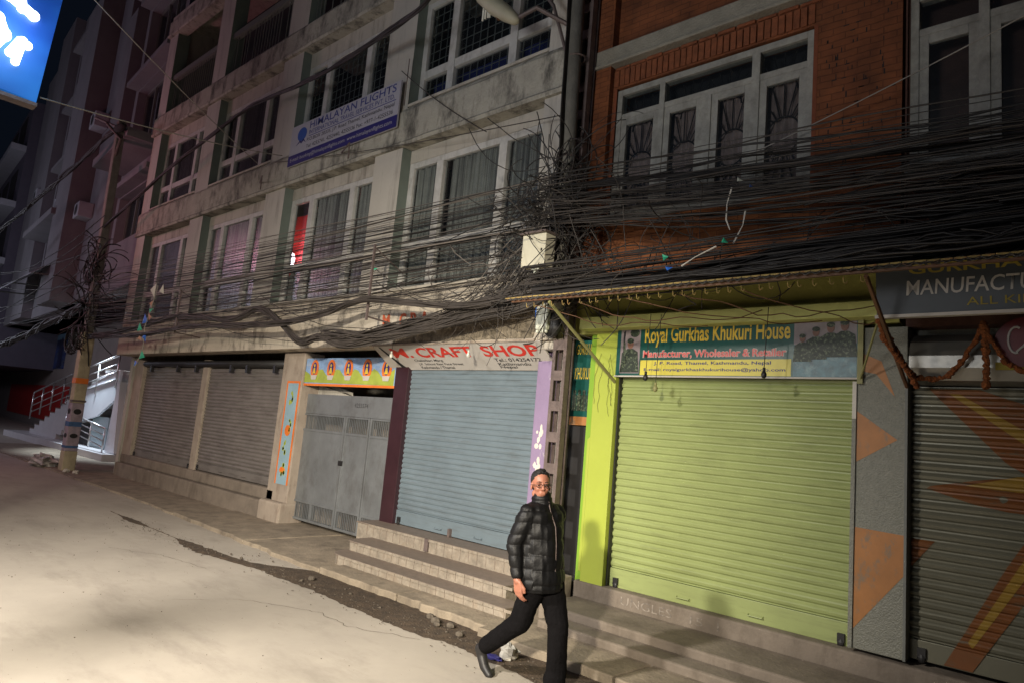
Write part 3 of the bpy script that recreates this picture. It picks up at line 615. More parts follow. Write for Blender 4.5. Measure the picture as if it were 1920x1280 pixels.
# ------------------------------------------------------------------ tall lilac building beyond
TA = R(4.5); TD = Vector((-math.cos(TA), math.sin(TA), 0)); TN = Vector((math.sin(TA), math.cos(TA), 0)); TP = Vector((-19.85, -.05, 0))
def tx(s_, o_, z): return TP+TD*s_+TN*o_+Vector((0, 0, z))
TB = thing('tall_building', 'tall lilac grey building with vertical fins and dark ribbon windows beyond the cream terrace', 'building', (-30, 3, 0))
mb = MB(); mb.box(0, 25, .6, 8, 5.2, 20, tx); mb.box(0, 25, 0, 8, 5.2, 6.4, tx)
cols = [(.15, 4.1, [(6.75, 8.3), (9.6, 12.0), (12.75, 14.9), (16.0, 18.2)]), (12.4, 16.9, [(6.6, 8.75), (10.33, 12.0), (13.7, 14.9), (16.5, 18)])]
mb.build('main_wall', M['twall'], TB)
def tcol(a, b, rows):
    mb = MB(); z = 6.4
    for (z0, z1) in rows+[(20, 20)]:
        mb.box(a, b, -.0, .6, z, z0, tx); z = z1
    mb.box(a-.35, a, 0, .6, 6.4, 20, tx); mb.box(b, b+.35, 0, .6, 6.4, 20, tx); mb.build('window_bay', M['twall'], TB)
    for (z0, z1) in rows:
        f = MB()
        n = 4 if b-a > 3 else 2
        for i in range(n+1): x = a+(b-a-.06)*i/n; f.box(x, x+.06, .25, .33, z0, z1, tx)
        f.box(a, b, .25, .33, z0, z0+.06, tx); f.box(a, b, .25, .33, z1-.06, z1, tx); wdo = f.build('window', M['grille'], TB)
        MB().box(a, b, .30, .31, z0, z1, tx).build('pane', M['glass'], wdo)
        cu = MB()
        for i in range(n): x = a+(b-a)*(i+.25+.3*rnd.random())/n; cu.box(x, x+.25, .45, .47, z0, z1, tx)
        cu.build('curtain', M['awnw'], wdo); MB().box(a, b, .58, .599, z0, z1, tx).build('dark_interior', M['dark'], wdo)
        MB().box(a-.1, b+.1, -.35, 0, z1+.04, z1+.2, tx).build('hood', M['twall'], wdo)
for a, b, rows in cols: tcol(a, b, rows)
for (s0, s1, o_, zt) in ((5.0, 6.0, -.25, 15.3), (6.75, 8.2, -.1, 17), (8.5, 11.1, -.75, 17.2), (17.4, 20.5, -.4, 20), (22.3, 24.5, -.2, 19)):
    MB().box(s0, s1, o_, .6, 5.2, zt, tx).build('fin', M['twall'], TB)
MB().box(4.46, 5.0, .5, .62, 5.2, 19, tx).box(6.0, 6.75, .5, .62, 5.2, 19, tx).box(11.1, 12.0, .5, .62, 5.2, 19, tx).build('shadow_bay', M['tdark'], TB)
for (a, b, z0, z1) in ((10.6, 17.2, 8.75, 9.0), (.2, 4.2, 9.1, 9.35), (0, 4.4, 15.2, 15.5)): MB().box(a, b, -.9, 0, z0, z1, tx).build('balcony_slab', M['twall'], TB)
MB().box(0, 47, 2.5, 3.2, 0, 5.2, tx).build('ground_floor_wall', M['tlower'], TB)
MB().box(20.2, 39.3, 2.46, 2.5, .45, 2.35, tx).build('red_dado', M['redpanel'], TB)
mu = MB().box(22.6, 44.8, 2.44, 2.5, 3.3, 6.0, tx).build('mural', M['mural'], TB)
MB().box(22.6, 44.8, 2.425, 2.439, 4.9, 6.0, tx).build('mural_sky', M['muralsky'], mu)
mb = MB()
for i in range(14):
    s_ = 23.5+i*1.5+rnd.random(); h = .5+rnd.random()*.7; pts = [(s_-.5, 3.35), (s_+.5, 3.35), (s_+.35, 3.6+h), (s_, 3.9+h), (s_-.35, 3.6+h)]
    vs = [tuple(tx(x, 2.42, z)) for x, z in pts]; mb.add(vs, [(0, 1, 2, 3, 4)])
mb.build('mural_figures', mat('painted dark figures', (.012, .014, .05), .7, .8, 3), mu)
mb = MB()
for s_ in (4.75, 11.5): mb.tube([tx(s_, -.02 if s_ > 9 else .42, 5.4), tx(s_, -.02 if s_ > 9 else .42, 19)], .06, 8)
mb.build('drain_pipe', M['grille'], TB)
for (s_, z) in ((7.4, 8.2), (7.4, 11.6), (12.0, 9.3), (18.6, 11.0)):
    ac = MB().box(s_, s_+.8, -.55, -.1, z, z+.55, tx).build('air_conditioner', M['awnw'], TB, bevel=.02); MB().add([tuple(tx(s_+.4+.2*math.cos(a*math.pi/8), -.56, z+.27+.2*math.sin(a*math.pi/8))) for a in range(16)], [tuple(range(16))]).build('fan_grille', M['dark'], ac)
# far dark block
FB = thing('distant_building', 'very dark building with pale ledges at the far left end of the street', 'building', (-52, 4, 0))
MB().box(25.2, 60, -.6, 8, 3.2, 18, tx).build('wall', M['tdark'], FB)
for z in (5.4, 8.6, 11.8, 15): MB().box(25.2, 60, -1.3, -.6, z, z+.35, tx).build('ledge', M['awnw'], FB)
for i in range(4):
    for k in range(4): 
        f = MB().box(27+i*3.5, 29.4+i*3.5, -.64, -.601, 6+3.2*k, 8+3.2*k, tx).build('window', M['dark'], FB)
# canopies
cn = thing('canvas_awning', 'grey white canvas awning over the dark entrance left of the far pole', 'awning', (-37, .5, 6))
mb = MB(); 
P = [tx(17.5, 0, 7.45), tx(9.5, 0, 7.3), tx(9.5, -1.3, 6.2), tx(17.5, -1.6, 6.1)]
mb.add([tuple(p) for p in P]+[tuple(p+Vector((0, 0, -.04))) for p in P], [(0, 1, 2, 3), (7, 6, 5, 4), (0, 4, 5, 1), (1, 5, 6, 2), (2, 6, 7, 3), (3, 7, 4, 0)]); mb.build('canvas', M['awnw'], cn)
mb = MB()
for s_ in (9.6, 13.5, 17.4): mb.tube([tx(s_, -1.25-.03*(s_-9.6), 6.2), tx(s_, 0, 6.3)], .03)
mb.build('awning_arm', M['grille'], cn)
cn = thing('small_awning', 'small pale awning tucked against the left end of the cream terrace', 'awning', (-21.5, .2, 5))
P = [tx(.1, .0, 5.3), tx(4.2, .0, 5.1), tx(4.2, -.8, 4.5), tx(.1, -.8, 4.6)]
MB().add([tuple(p) for p in P]+[tuple(p+Vector((0, 0, -.05))) for p in P], [(0, 1, 2, 3), (7, 6, 5, 4), (0, 4, 5, 1), (1, 5, 6, 2), (2, 6, 7, 3), (3, 7, 4, 0)]).build('canvas', M['awnw'], cn)

# ------------------------------------------------------------------ lit entrance stairs
ES = thing('entrance_stair', 'white lit stair rising right with steel handrails behind the painted pole', 'stairs', (-28, 1.5, 0))
YS0, YS1 = 1.3, 3.1
MB().box(-35.6, -23.2, .75, YS1, .0, .24).build('base_slab', M['marble'], ES, bevel=.01)
sx = [(-34.0+i*.62) for i in range(14)]
mb = MB(); mm = MB()
for i, x in enumerate(sx):
    mb.box(x, x+.62 if i < 13 else -24.9, YS0, YS1, .24 if i < 6 else .24+.19*(i-5), .24+.19*(i+1))
mb.build('flight', M['marble'], ES, bevel=.006)
for i, x in enumerate(sx): mm.box(x-.02, x+.62, YS0-.01, YS1, .24+.19*(i+1), .24+.19*(i+1)+.03)
mm.build('tread_edges', M['tread'], ES)
MB().prism([(-27.7, 1.05), (-26.0, 1.31), (-24.4, 1.95), (-24.4, 2.9), (-26.1, 2.6), (-27.7, 2.2)], YS0-.03, YS0+.05).build('stair_side_wall', M['whitew'], ES)
MB().box(-25.3, -24.35, 1.6, 1.7, .24, 1.5).box(-28.6, -26.9, 1.5, 1.6, .24, 1.0).build('dark_doorway', M['black'], ES)
MB().box(-26.9, -25.3, 1.45, 1.6, .24, 1.3).build('inner_wall', mat('pale blue wall', (.36, .46, .50), .6, .05), ES)
MB().add([(-24.15, 1.1, .26), (-23.3, 1.1, .26), (-23.75, 1.1, 2.5), (-23.95, 1.1, 2.5), (-24.15, 1.3, .26), (-23.3, 1.3, .26), (-23.75, 1.3, 2.5), (-23.95, 1.3, 2.5)], [(0, 1, 2, 3), (7, 6, 5, 4), (0, 4, 5, 1), (1, 5, 6, 2), (2, 6, 7, 3), (3, 7, 4, 0)]).build('white_pier', M['whitew'], ES)
def rail(pts, h, name='handrail', posts=True, n=3):
    mb = MB(); P = [Vector(p) for p in pts]
    for k in range(n+1):
        if k == n: mb.tube([p+Vector((0, 0, h)) for p in P], .032, 8)
        else: mb.tube([p+Vector((0, 0, h*(k+.9)/(n+1))) for p in P], .018, 6)
    L = 3
    for a, b in zip(P[:-1], P[1:]):
        for i in range(L+1): q = a.lerp(b, i/L); mb.tube([q-Vector((0, 0, .05)), q+Vector((0, 0, h))], .028, 8)
    return mb.build(name, M['rail'], ES, smooth=True)
rail([(-34.1, 1.25, .86), (-30.1, 1.25, 1.55), (-24.6, 1.25, 2.35)], 1.05)
rail([(-35.8, 2.9, .9), (-28.2, 2.9, 1.4), (-24.2, 2.9, 2.8)], 1.0)
rail([(-28.0, .95, .6), (-23.9, .95, .24)], .75)
# a rear block behind stairs closes the view
MB().box(-24.5, -19.9, 3.2, 3.5, 0, 5.2).build('rear_wall', M['tdark'], TB)

# ------------------------------------------------------------------ poles
LP = thing('lattice_pole', 'brown steel lattice pole with square openings between lilac post and dark gap', 'pole', (-4.96, -.30, .1))
mb = MB()
for x in (-5.04, -4.88):
    mb.box(x, x+.045, -.36, -.345, .08, 7.8); mb.box(x if x < -5 else x+.03, x+.015 if x < -5 else x+.045, -.345, -.27, .08, 7.8)
mb.box(-5.04, -4.995, -.235, -.22, .08, 7.8); mb.box(-4.88, -4.835, -.235, -.22, .08, 7.8)
mb.build('corner_angle', M['steel'], LP)
mb = MB(); z = .1
while z < 7.7: mb.box(-5.0, -4.875, -.364, -.352, z, z+.12); mb.box(-5.0, -4.875, -.24, -.228, z, z+.12); z += .36
mb.build('batten_plate', M['steel'], LP, bevel=.01)
CP = thing('wall_mast', 'round grey concrete mast rising beside the steel pole with the meter box', 'pole', (-4.98, -.52, 3.4))
MB().tube([(-4.93, -.50, 3.42), (-4.94, -.52, 5.5), (-4.98, -.54, 9)], [.105, .10, .09], 16).build('shaft', M['concrete'], CP, smooth=True)
mb = MB()
for z in (3.5, 4.5, 5.3, 6.6): mb.tube([(-4.93+.115*math.cos(a*math.pi/6), -.5+.115*math.sin(a*math.pi/6), z) for a in range(13)], .012, 4)
mb.build('strap', M['steel'], CP)
P2 = thing('painted_pole', 'square concrete pole painted with eyes and blue stripes in front of the lit stair', 'pole', (-20.25, -.95, 0))
lean = lambda z: -20.25-.045*z
def p2x(z0, z1, hw, hd, name, m_, y0=-.95, d=0):
    mb = MB(); 
    for (za, zb) in ((z0, z1),):
        a, b = lean(za), lean(zb)
        mb.add([(a-hw, y0-hd, za), (a+hw, y0-hd, za), (a+hw, y0+hd, za), (a-hw, y0+hd, za), (b-hw, y0-hd, zb), (b+hw, y0-hd, zb), (b+hw, y0+hd, zb), (b-hw, y0+hd, zb)],
               [(3,2,1,0),(4,5,6,7),(0,1,5,4),(1,2,6,5),(2,3,7,6),(3,0,4,7)])
    return mb.build(name, m_, P2, bevel=.02)
polecream = mat('cream wash on pole', (.42, .36, .24), .85, .2, 4, .3, stain=(.2, .17, .12), samt=.5)
p2x(0, .52, .17, .15, 'shaft', polecream); p2x(.52, 1.75, .16, .145, 'shaft', mat('lilac wash on pole', (.32, .26, .30), .85, .3, 5, .3, stain=(.15, .2, .3), samt=.5)); p2x(1.75, 3.6, .155, .14, 'shaft', polecream); p2x(3.6, 9.6, .11, .10, 'shaft', M['concrete'])
for z, h_, mm_ in ((.60, .06, 'bluepl'), (1.15, .12, 'bluepl'), (.86, .10, 'dark'), (1.47, .12, 'dark'), (2.26, .14, 'orangep')):
    x = lean(z); o = MB()
    for sgn in (0, 1):
        if h_ == .10 or (mm_ == 'dark'): 
            if sgn == 0: o.ell(x, z+h_/2, .11, h_*.6, -1.101, -1.085, 16)
            else: o.add([(x+.163, -.95+.09*math.cos(a*math.pi/8), z+h_/2+h_*.6*math.sin(a*math.pi/8)) for a in range(16)], [tuple(range(16))])
        else:
            if sgn == 0: o.box(x-.15, x+.16, -1.101, -1.09, z, z+h_)
            else: o.box(x+.155, x+.166, -1.09, -.81, z, z+h_)
    o.build('painted_eye' if mm_ == 'dark' else ('paper_sticker' if mm_ == 'orangep' else 'painted_stripe'), M['fadedblue'] if mm_ == 'bluepl' else M[mm_], P2)
MB().box(lean(1.8)-.02, lean(1.8)+.172, -1.108, -.79, 1.78, 1.83).build('strap', M['steel'], P2)
MB().tube([(lean(8.4), -1, 8.4), (lean(8.9)+.3, -1.0, 9.0), (-20.9, -1.25, 9.5)], .04, 8).tube([(lean(8.6), -1, 9.4), (-21.9, -1.3, 9.9)], .035, 8).build('lamp_arm', M['steel'], P2)
MB().sph((-20.2, -1.1, 9.25), (.38, .12, .09)).build('unlit_lamp_head', M['dark'], P2, smooth=True)

# unlit street lamp head and bare tube lamp, near the top of the picture
SL = thing('street_lamp', 'unlit yellowed street lamp head hanging from the mast near the top edge', 'lamp', (-5.7, -1.0, 7.3))
def hull(P, name, m_, parent, sub=1):
    bm = bmesh.new(); [bm.verts.new(p) for p in P]; bmesh.ops.convex_hull(bm, input=bm.verts[:]); mb = MB(); bm.verts.index_update()
    mb.v = [v.co.copy() for v in bm.verts]; mb.f = [tuple(v.index for v in f.verts) for f in bm.faces]; bm.free()
    return mb.build(name, m_, parent, bevel=.01)
ax = (Vector((-5.56, -.98, 7.10))-Vector((-6.35, -1.0, 7.78))).normalized(); o0 = Vector((-6.30, -1.0, 7.72)); sd = Vector((0, 1, 0)); upv = ax.cross(sd)
prof = [(0, .06, .05), (.12, .12, .09), (.45, .15, .12), (.75, .14, .10), (.95, .08, .07), (1.02, .03, .03)]
mb = MB(); ring = []
for (t, wv, hv) in prof:
    for j in range(14): a = 2*math.pi*j/14; q = o0+ax*t+sd*wv*math.cos(a)+upv*hv*math.sin(a); mb.v.append(q)
for i in range(len(prof)-1):
    for j in range(14): mb.f.append((i*14+j, i*14+(j+1) % 14, (i+1)*14+(j+1) % 14, (i+1)*14+j))
mb.f.append(tuple(range(13, -1, -1))); mb.f.append(tuple(70+j for j in range(14)))
mb.build('lamp_shell', M['lampw'], SL, smooth=True)
MB().tube([o0+ax*.5-Vector((0, 0, .10)), o0+ax*.58-Vector((0, 0, .13))], .03, 8).build('fixing', M['strutr'], SL)
MB().tube([o0+ax*.95, (-5.3, -.9, 7.2), (-4.98, -.6, 7.0)], .03, 8).tube([(-5.6, -.9, 7.9), (-5.2, -.7, 7.3), (-4.95, -.55, 6.4)], .025, 6).build('lamp_arm', M['steel'], SL)
TL = thing('tube_lamp', 'small unlit folded tube lamp dangling left of the street lamp head', 'lamp', (-6.2, -.9, 7.6))
mb = MB()
for dx in (-.07, -.025, .025, .06): mb.tube([(-6.2+dx, -.9, 7.95), (-6.2+dx, -.9, 7.40-abs(dx)*.3)], .014, 6)
mb.build('tubes', M['clear'], TL, smooth=True); MB().tube([(-6.2, -.9, 7.93), (-6.2, -.9, 8.06)], .06, 10).build('socket', M['white'], TL)

MBX = thing('meter_box', 'cream sheet steel meter box strapped to the mast among the cables', 'box', (-5.05, -.62, 3.85))
MB().box(-5.17, -4.82, -.92, -.74, 3.86, 4.24).build('case', M['meter'], MBX, bevel=.008); MB().box(-5.19, -4.80, -.96, -.73, 4.242, 4.265).build('lid', M['steel'], MBX); MB().box(-4.88, -4.86, -.928, -.92, 4.03, 4.06).build('lock', M['black'], MBX)
MB().sph((-5.02, -.86, 3.84), .022).sph((-4.96, -.86, 3.84), .022).sph((-4.99, -.86, 3.80), .02).build('cable_gland', M['plastic'], MBX)
SP = thing('junction_housing', 'pale plastic junction housing with round plugs beside the awning strut', 'box', (-5.05, -.5, 3.3))
o = MB().box(-5.14, -4.97, -.62, -.52, 3.18, 3.50).build('case', M['plastic'], SP, bevel=.03); o.rotation_euler = (0, 0, 0)
MB().sph((-5.0, -.46, 3.26), (.14, .08, .15)).build('dark_back', M['black'], SP, smooth=True); MB().box(-5.158, -5.142, -.6, -.54, 3.32, 3.48).build('blue_label', M['bluepl'], SP)
mb = MB()
for i in range(4): mb.sph((-5.12+.045*i, -.58, 3.165), (.018, .02, .022))
mb.build('plug', M['plastic'], SP, smooth=True)
rag_ = tag(MB().add([(-5.13, -.66, 4.66), (-5.02, -.68, 4.82), (-4.95, -.66, 4.72), (-4.97, -.64, 4.58), (-5.03, -.66, 4.50), (-5.06, -.63, 4.66)], [(0, 1, 5), (1, 2, 5), (2, 3, 5), (3, 4, 5), (4, 0, 5), (5, 1, 0), (5, 2, 1), (5, 3, 2), (5, 4, 3), (5, 0, 4)]).build('torn_paper', M['whitecl']), 'torn white paper caught in cables above the meter box', 'paper')

lp = thing('shade_post', 'slim grey unseen post with a box, added to cast shade on the road', 'post', (-5.6, -8.0, 0))  # unseen post added to cast the shadow streak on the road
MB().tube([(-5.6, -8.0, 0), (-5.6, -8.0, 4.6)], .06, 12).tube([(-5.6, -8.0, 4.55), (-5.45, -9.0, 5.4)], .03, 8).build('shaft', M['steel'], lp, smooth=True)
MB().box(-5.86, -5.66, -7.95, -7.8, 3.75, 4.0).box(-5.7, -5.6, -8.0, -7.9, 3.85, 3.9).build('shade_box', M['meter'], lp, bevel=.01)  # added box on the post, placed to cast a soft shadow blotch
# ------------------------------------------------------------------ signs
HS = thing('travel_signboard', 'white travel agency board with navy strip tilted on the stained upper band', 'sign', (-10.2, -.45, 7))
MB().box(-11.85, -8.52, -.47, -.44, 6.62, 7.42).build('board', M['tvl'], HS); MB().box(-11.85, -8.52, -.478, -.471, 6.62, 6.825).build('navy_strip', M['navy'], HS)
Y = -.4715
text('HIMALAYAN FLIGHTS', M['blueink'], (-11.2, Y, 7.25), 2.58, .145, HS, bold=.008); text('INTERNATIONAL TRAVEL SERVICES PVT. LTD.', M['blueink'], (-11.2, Y, 7.135), 2.55, .085, HS)
MB().box(-11.2, -8.6, Y-.003, Y, 7.10, 7.11).build('rule', M['blueink'], HS)
text('P.O.BOX 20335, J.P. Road Thamel, Kathmandu, Nepal', M['ink'], (-11.25, Y, 6.985), 2.62, .09, HS); text('Tel: 4255741, 4253440, 4255536 Fax: +977-1-4255536', M['ink'], (-11.25, Y, 6.86), 2.6, .085, HS)
text('E-mail: booking@himalayanflights.com  www.himalayanflights.com', M['tvl'], (-11.76, -.479, 6.67), 3.12, .10, HS)
MB().ell(-11.45, 7.20, .16, .135, Y-.003, Y, 20).build('globe_emblem', mat('emblem blue', (.03, .09, .34), .5, .1), HS); MB().prism([(-11.62, 7.0), (-11.5, 7.09), (-11.45, 7.05), (-11.38, 7.1), (-11.28, 7.0), (-11.38, 7.06), (-11.45, 7.01), (-11.5, 7.05)], Y-.003, Y).build('mountain_emblem', M['navy'], HS)
MB().box(-8.40, -8.39, -.46, -.45, 6.95, 7.75).build('rod', M['steel'], HS)

MS = thing('craft_signboard', 'slanted white board with red lettering above the grey blue shutter', 'sign', (-7, -.2, 2.8))
A_ = Vector((-8.55, -.395, 3.085)); Bv = Vector((0, .415, -.30)); L = 3.32; th = Vector((0, -.003, -.006))
n_ = Vector((1, 0, 0)).cross(-Bv).normalized()
P = [A_, A_+Vector((L, 0, 0)), A_+Vector((L, 0, 0))+Bv, A_+Bv]; Q = [p-n_*.02 for p in P]
MB().add([tuple(p) for p in P+Q], [(0, 3, 2, 1), (4, 5, 6, 7), (0, 1, 5, 4), (1, 2, 6, 5), (2, 3, 7, 6), (3, 0, 4, 7)]).build('board', M['white'], MS)
def mst(t_, m_, x, v_, w_, h_, **k): text(t_, m_, A_+Vector((x, 0, 0))+Bv*(1-v_), w_, h_, MS, v=-Bv, depth=.004, **k)
mst('M.', M['redink'], .34, .52, .44, .20, bold=.015); mst('CRAFT', M['redink'], .90, .52, 1.16, .20, bold=.025); mst('SHOP', M['redink'], 2.24, .52, .98, .20, bold=.025)
mst('Chaksibari Marg', M['ink'], .72, .33, .62, .06, bold=.01); mst('J.P. School East Face Street', M['ink'], .76, .19, .95, .055, bold=.01); mst('Kathmandu / Thamel', M['ink'], .76, .06, .72, .055, bold=.01)
mst('Tel.: 014254172', M['ink'], 2.36, .33, .80, .065, bold=.01); mst('Kathmandu', M['ink'], 2.38, .19, .56, .055, bold=.01); mst('Nepal', M['ink'], 2.38, .06, .30, .06, bold=.01)
mb = MB(); pk = [(.12, .98), (.16, .98), (.27, .55), (.40, .12), (.36, .04), (.30, .10), (.24, .45), (.17, .7)]
mb.add([tuple(A_+Vector((x, 0, 0))+Bv*(1-v_)+n_*.004) for x, v_ in pk], [tuple(range(len(pk)))]); mb.build('painted_knife', M['dark'], MS)
tag(MB().box(-8.55, -5.30, -.42, -.385, 3.085, 3.115).build('sign_batten', M['post']), 'thin cement batten along the top of the craft signboard', 'batten')

YS = thing('gate_signboard', 'bright painted board with five red ovals over the sheet steel gate', 'sign', (-9.7, 0, 2.7))
MB().box(-11.05, -8.41, -.01, .01, 2.49, 2.98).build('board', M['skyp'], YS); MB().prism([(-11.02, 2.55), (-8.44, 2.53), (-8.44, 2.80)]+[(-8.44-i*.107, 2.72+.075*math.cos((i-.0)*math.pi/2.43)) for i in range(24)]+[(-11.02, 2.75)], -.015, -.0105).build('hills', M['hillp'], YS)
MB().box(-11.05, -8.41, -.018, -.0105, 2.49, 2.53).box(-11.05, -11.02, -.018, -.0105, 2.53, 2.98).build('border', M['orangep'], YS)
mb = MB(); m2 = MB(); m3 = MB()
for i in range(5):
    cx = -10.72+i*.52; mb.ell(cx, 2.79, .125, .165, -.020, -.016, 20); m2.ell(cx, 2.80, .07, .11, -.0235, -.0205, 14); m3.prism([(cx-.10, 2.68), (cx-.07, 2.60), (cx+.07, 2.60), (cx+.10, 2.68)], -.0240, -.0205)
mb.build('red_oval', M['orangep'], YS); m2.build('dark_oval', M['navy'], YS); m3.build('white_base', M['white'], YS)
mb = MB()
for i in range(5): cx = -10.72+i*.52; mb.ell(cx, 2.85, .022, .03, -.0265, -.024, 10).prism([(cx-.045, 2.71), (cx+.045, 2.71), (cx+.02, 2.81), (cx-.02, 2.81)], -.0265, -.024)
mb.build('seated_figure', M['gold'], YS)

RS = thing('knife_shop_signboard', 'teal signboard with yellow heading, soldiers at both ends and yellow address panel', 'sign', (-3, -.1, 2.95))
MB().box(-4.29, -1.75, -.13, -.10, 2.715, 3.30).build('board', M['teal'], RS)
MB().box(-4.30, -1.74, -.14, -.09, 2.70, 2.715).build('bottom_trim', M['white'], RS)
Y = -.1305
MB().box(-3.97, -2.33, Y-.002, Y, 2.722, 2.885).build('address_panel', M['yellow'], RS)
text('Royal Gurkhas Khukuri House', M['gold'], (-3.93, Y, 3.025), 1.585, .225, RS, bold=.02)
text('Manufacturer, Wholesaler & Retailer', M['white'], (-3.945, Y+.0005, 2.897), 1.575, .10, RS, bold=.045); text('Manufacturer, Wholesaler & Retailer', M['pinkred'], (-3.937, Y-.002, 2.904), 1.555, .086, RS, bold=.02)
text('J. P. Road, Thamel, Kathmandu, Nepal', M['navy'], (-3.80, Y-.002, 2.825), 1.28, .042, RS, bold=.015); text('E-mail: royalgurkhaskhukurihouse@yahoo.com', M['navy'], (-3.92, Y-.002, 2.758), 1.54, .042, RS, bold=.015)
MB().box(-4.24, -3.985, Y-.0015, Y, 2.74, 3.24).build('photo_panel', M['photobg'], RS)
def figure(mb, hb, cx, z0, s_, y):
    y -= cx*.0013+.006
    hb.ell(cx, z0+.36*s_, .045*s_, .06*s_, y-.004, y-.002, 12); mb.ell(cx, z0+.40*s_, .05*s_, .035*s_, y-.006, y-.0042, 10)
    mb.prism([(cx-.14*s_, z0), (cx+.14*s_, z0), (cx+.11*s_, z0+.26*s_), (cx+.04*s_, z0+.30*s_), (cx-.04*s_, z0+.30*s_), (cx-.12*s_, z0+.25*s_)], y-.004, y-.002)
mb = MB(); hb = MB(); figure(mb, hb, -4.11, 2.75, .88, Y); mb.prism([(-4.20, 2.95), (-4.16, 2.93), (-4.185, 3.10), (-4.205, 3.10)], Y-.004, Y-.002); mb.ell(-4.06, 3.19, .06, .05, Y-.004, Y-.002)
mb.build('soldier_photo', M['camo'], RS); hb.build('soldier_face', M['skinprint'], RS)
MB().prism([(-4.205, 3.10), (-4.185, 3.10), (-4.18, 3.22), (-4.205, 3.20)], Y-.004, Y-.002).build('raised_knife', M['darkprint'], RS)
MB().box(-2.31, -1.76, Y-.0015, Y, 2.72, 3.02).build('lake_panel', M['lakeprint'], RS); MB().box(-2.31, -1.76, Y-.0015, Y, 3.02, 3.24).build('photo_panel', M['photobg'], RS)
mb = MB(); hb = MB()
for i, (cx, z0, s_) in enumerate(((-2.23, 2.86, .60), (-2.11, 2.88, .70), (-1.98, 2.90, .74), (-1.86, 2.90, .78))): figure(mb, hb, cx, z0, s_, Y)
mb.build('soldier_group_photo', M['camo'], RS); hb.build('soldier_faces', M['skinprint'], RS)

NS = thing('slate_signboard', 'dark slate board with hand painted grey letters hanging under the right awning', 'sign', (-.5, -.7, 3.3))
a_ = Vector((-1.44, -.78, 3.13)); MB().add([(-1.44, -.78, 3.13), (1.4, -.78, 3.13), (1.4, -.84, 3.52), (-1.44, -.84, 3.52), (-1.44, -.75, 3.13), (1.4, -.75, 3.13), (1.4, -.81, 3.52), (-1.44, -.81, 3.52)], [(0, 1, 2, 3), (7, 6, 5, 4), (0, 4, 5, 1), (1, 5, 6, 2), (2, 6, 7, 3), (3, 7, 4, 0)]).build('board', M['slateboard'], NS)
MB().box(-1.45, 1.41, -.80, -.74, 3.105, 3.13).build('bottom_trim', M['white'], NS)
text('MANUFACTURER', M['chalkpaint'], (-1.23, -.807, 3.27), 1.02, .115, NS, v=(0, -.06, .39), bold=.008, shear=.1); text('ALL KINDS', M['mustard'], (-.84, -.790, 3.175), .55, .06, NS, v=(0, -.06, .39))
text('GURKHA KNIVES', M['mustard'], (-1.21, -.829, 3.43), 1.3, .075, NS, v=(0, -.06, .39), bold=.02)

# lit blue sign hung across the street (its back wires tie to the terrace)
BS = thing('lit_blue_sign', 'glowing blue hanging sign with burnt out white symbols in the top left corner', 'sign', (-9, -5.6, 5.2))
glow = bpy.data.materials.new('backlit blue face'); glow.use_nodes = True; n = glow.node_tree.nodes; l = glow.node_tree.links; p = n['Principled BSDF']
tc = n.new('ShaderNodeNewGeometry'); no = n.new('ShaderNodeTexNoise'); no.inputs['Scale'].default_value = 1.6; l.new(tc.outputs['Position'], no.inputs['Vector'])
cr = n.new('ShaderNodeValToRGB'); cr.color_ramp.elements[0].position = .35; cr.color_ramp.elements[0].color = (.004, .045, .22, 1); cr.color_ramp.elements[1].position = .68; cr.color_ramp.elements[1].color = (.02, .20, .60, 1)
l.new(no.outputs[0], cr.inputs[0]); l.new(cr.outputs[0], p.inputs['Emission Color']); p.inputs['Emission Strength'].default_value = .7; p.inputs['Base Color'].default_value = (.01, .04, .2, 1)
MB().add([(-9, -6.8, 5.24), (-9, -5.01, 5.15), (-9, -4.95, 6.44), (-9, -4.92, 7.3), (-9, -6.8, 7.3), (-9.14, -6.8, 5.24), (-9.14, -5.01, 5.15), (-9.14, -4.95, 6.44), (-9.14, -4.92, 7.3), (-9.14, -6.8, 7.3)], [(0, 1, 2, 3, 4), (9, 8, 7, 6, 5), (0, 5, 6, 1), (1, 6, 7, 2), (2, 7, 8, 3), (3, 8, 9, 4), (4, 9, 5, 0)]).build('lit_panel', glow, BS)
wg = emit('white sign glow', (.75, .93, 1), 6)
def stroke(P, r): return MB().tube([(-8.965, y, z) for y, z in P], r, 8)
mb = stroke([(-5.42, 6.2), (-5.27, 6.13), (-5.19, 6.09)], .055).tube([(-8.965, -5.36, 6.35), (-8.965, -5.30, 6.12)], .05, 8).tube([(-8.965, -5.33, 5.58), (-8.965, -5.26, 5.76), (-8.965, -5.19, 5.73)], .045, 8).tube([(-8.965, -5.27, 5.50), (-8.965, -5.24, 5.76)], .04, 8)
mb.tube([(-8.965, -5.50, 5.6), (-8.965, -5.42, 5.75), (-8.965, -5.50, 5.9)], .075, 8).tube([(-8.965, -5.47, 6.3), (-8.965, -5.44, 6.24)], .05, 8)
for (y_, z_, r_) in ((-5.19, 6.09, .06), (-5.42, 6.2, .06), (-5.19, 5.73, .048), (-5.33, 5.58, .048), (-5.27, 5.50, .042), (-5.24, 5.76, .05), (-5.50, 5.6, .08), (-5.42, 5.75, .08), (-5.50, 5.9, .08), (-5.30, 6.12, .055)): mb.sph((-8.965, y_, z_), r_, 12, 8)
mb.build('glowing_symbols', wg, BS, smooth=True)
MB().box(-9.15, -8.985, -6.81, -5.0, 5.10, 5.14).build('lower_edge', M['steel'], BS)
lamp('blue_sign_spill', 'POINT', (-8.7, -5.4, 5.8), 34, (.35, .62, 1), .3)

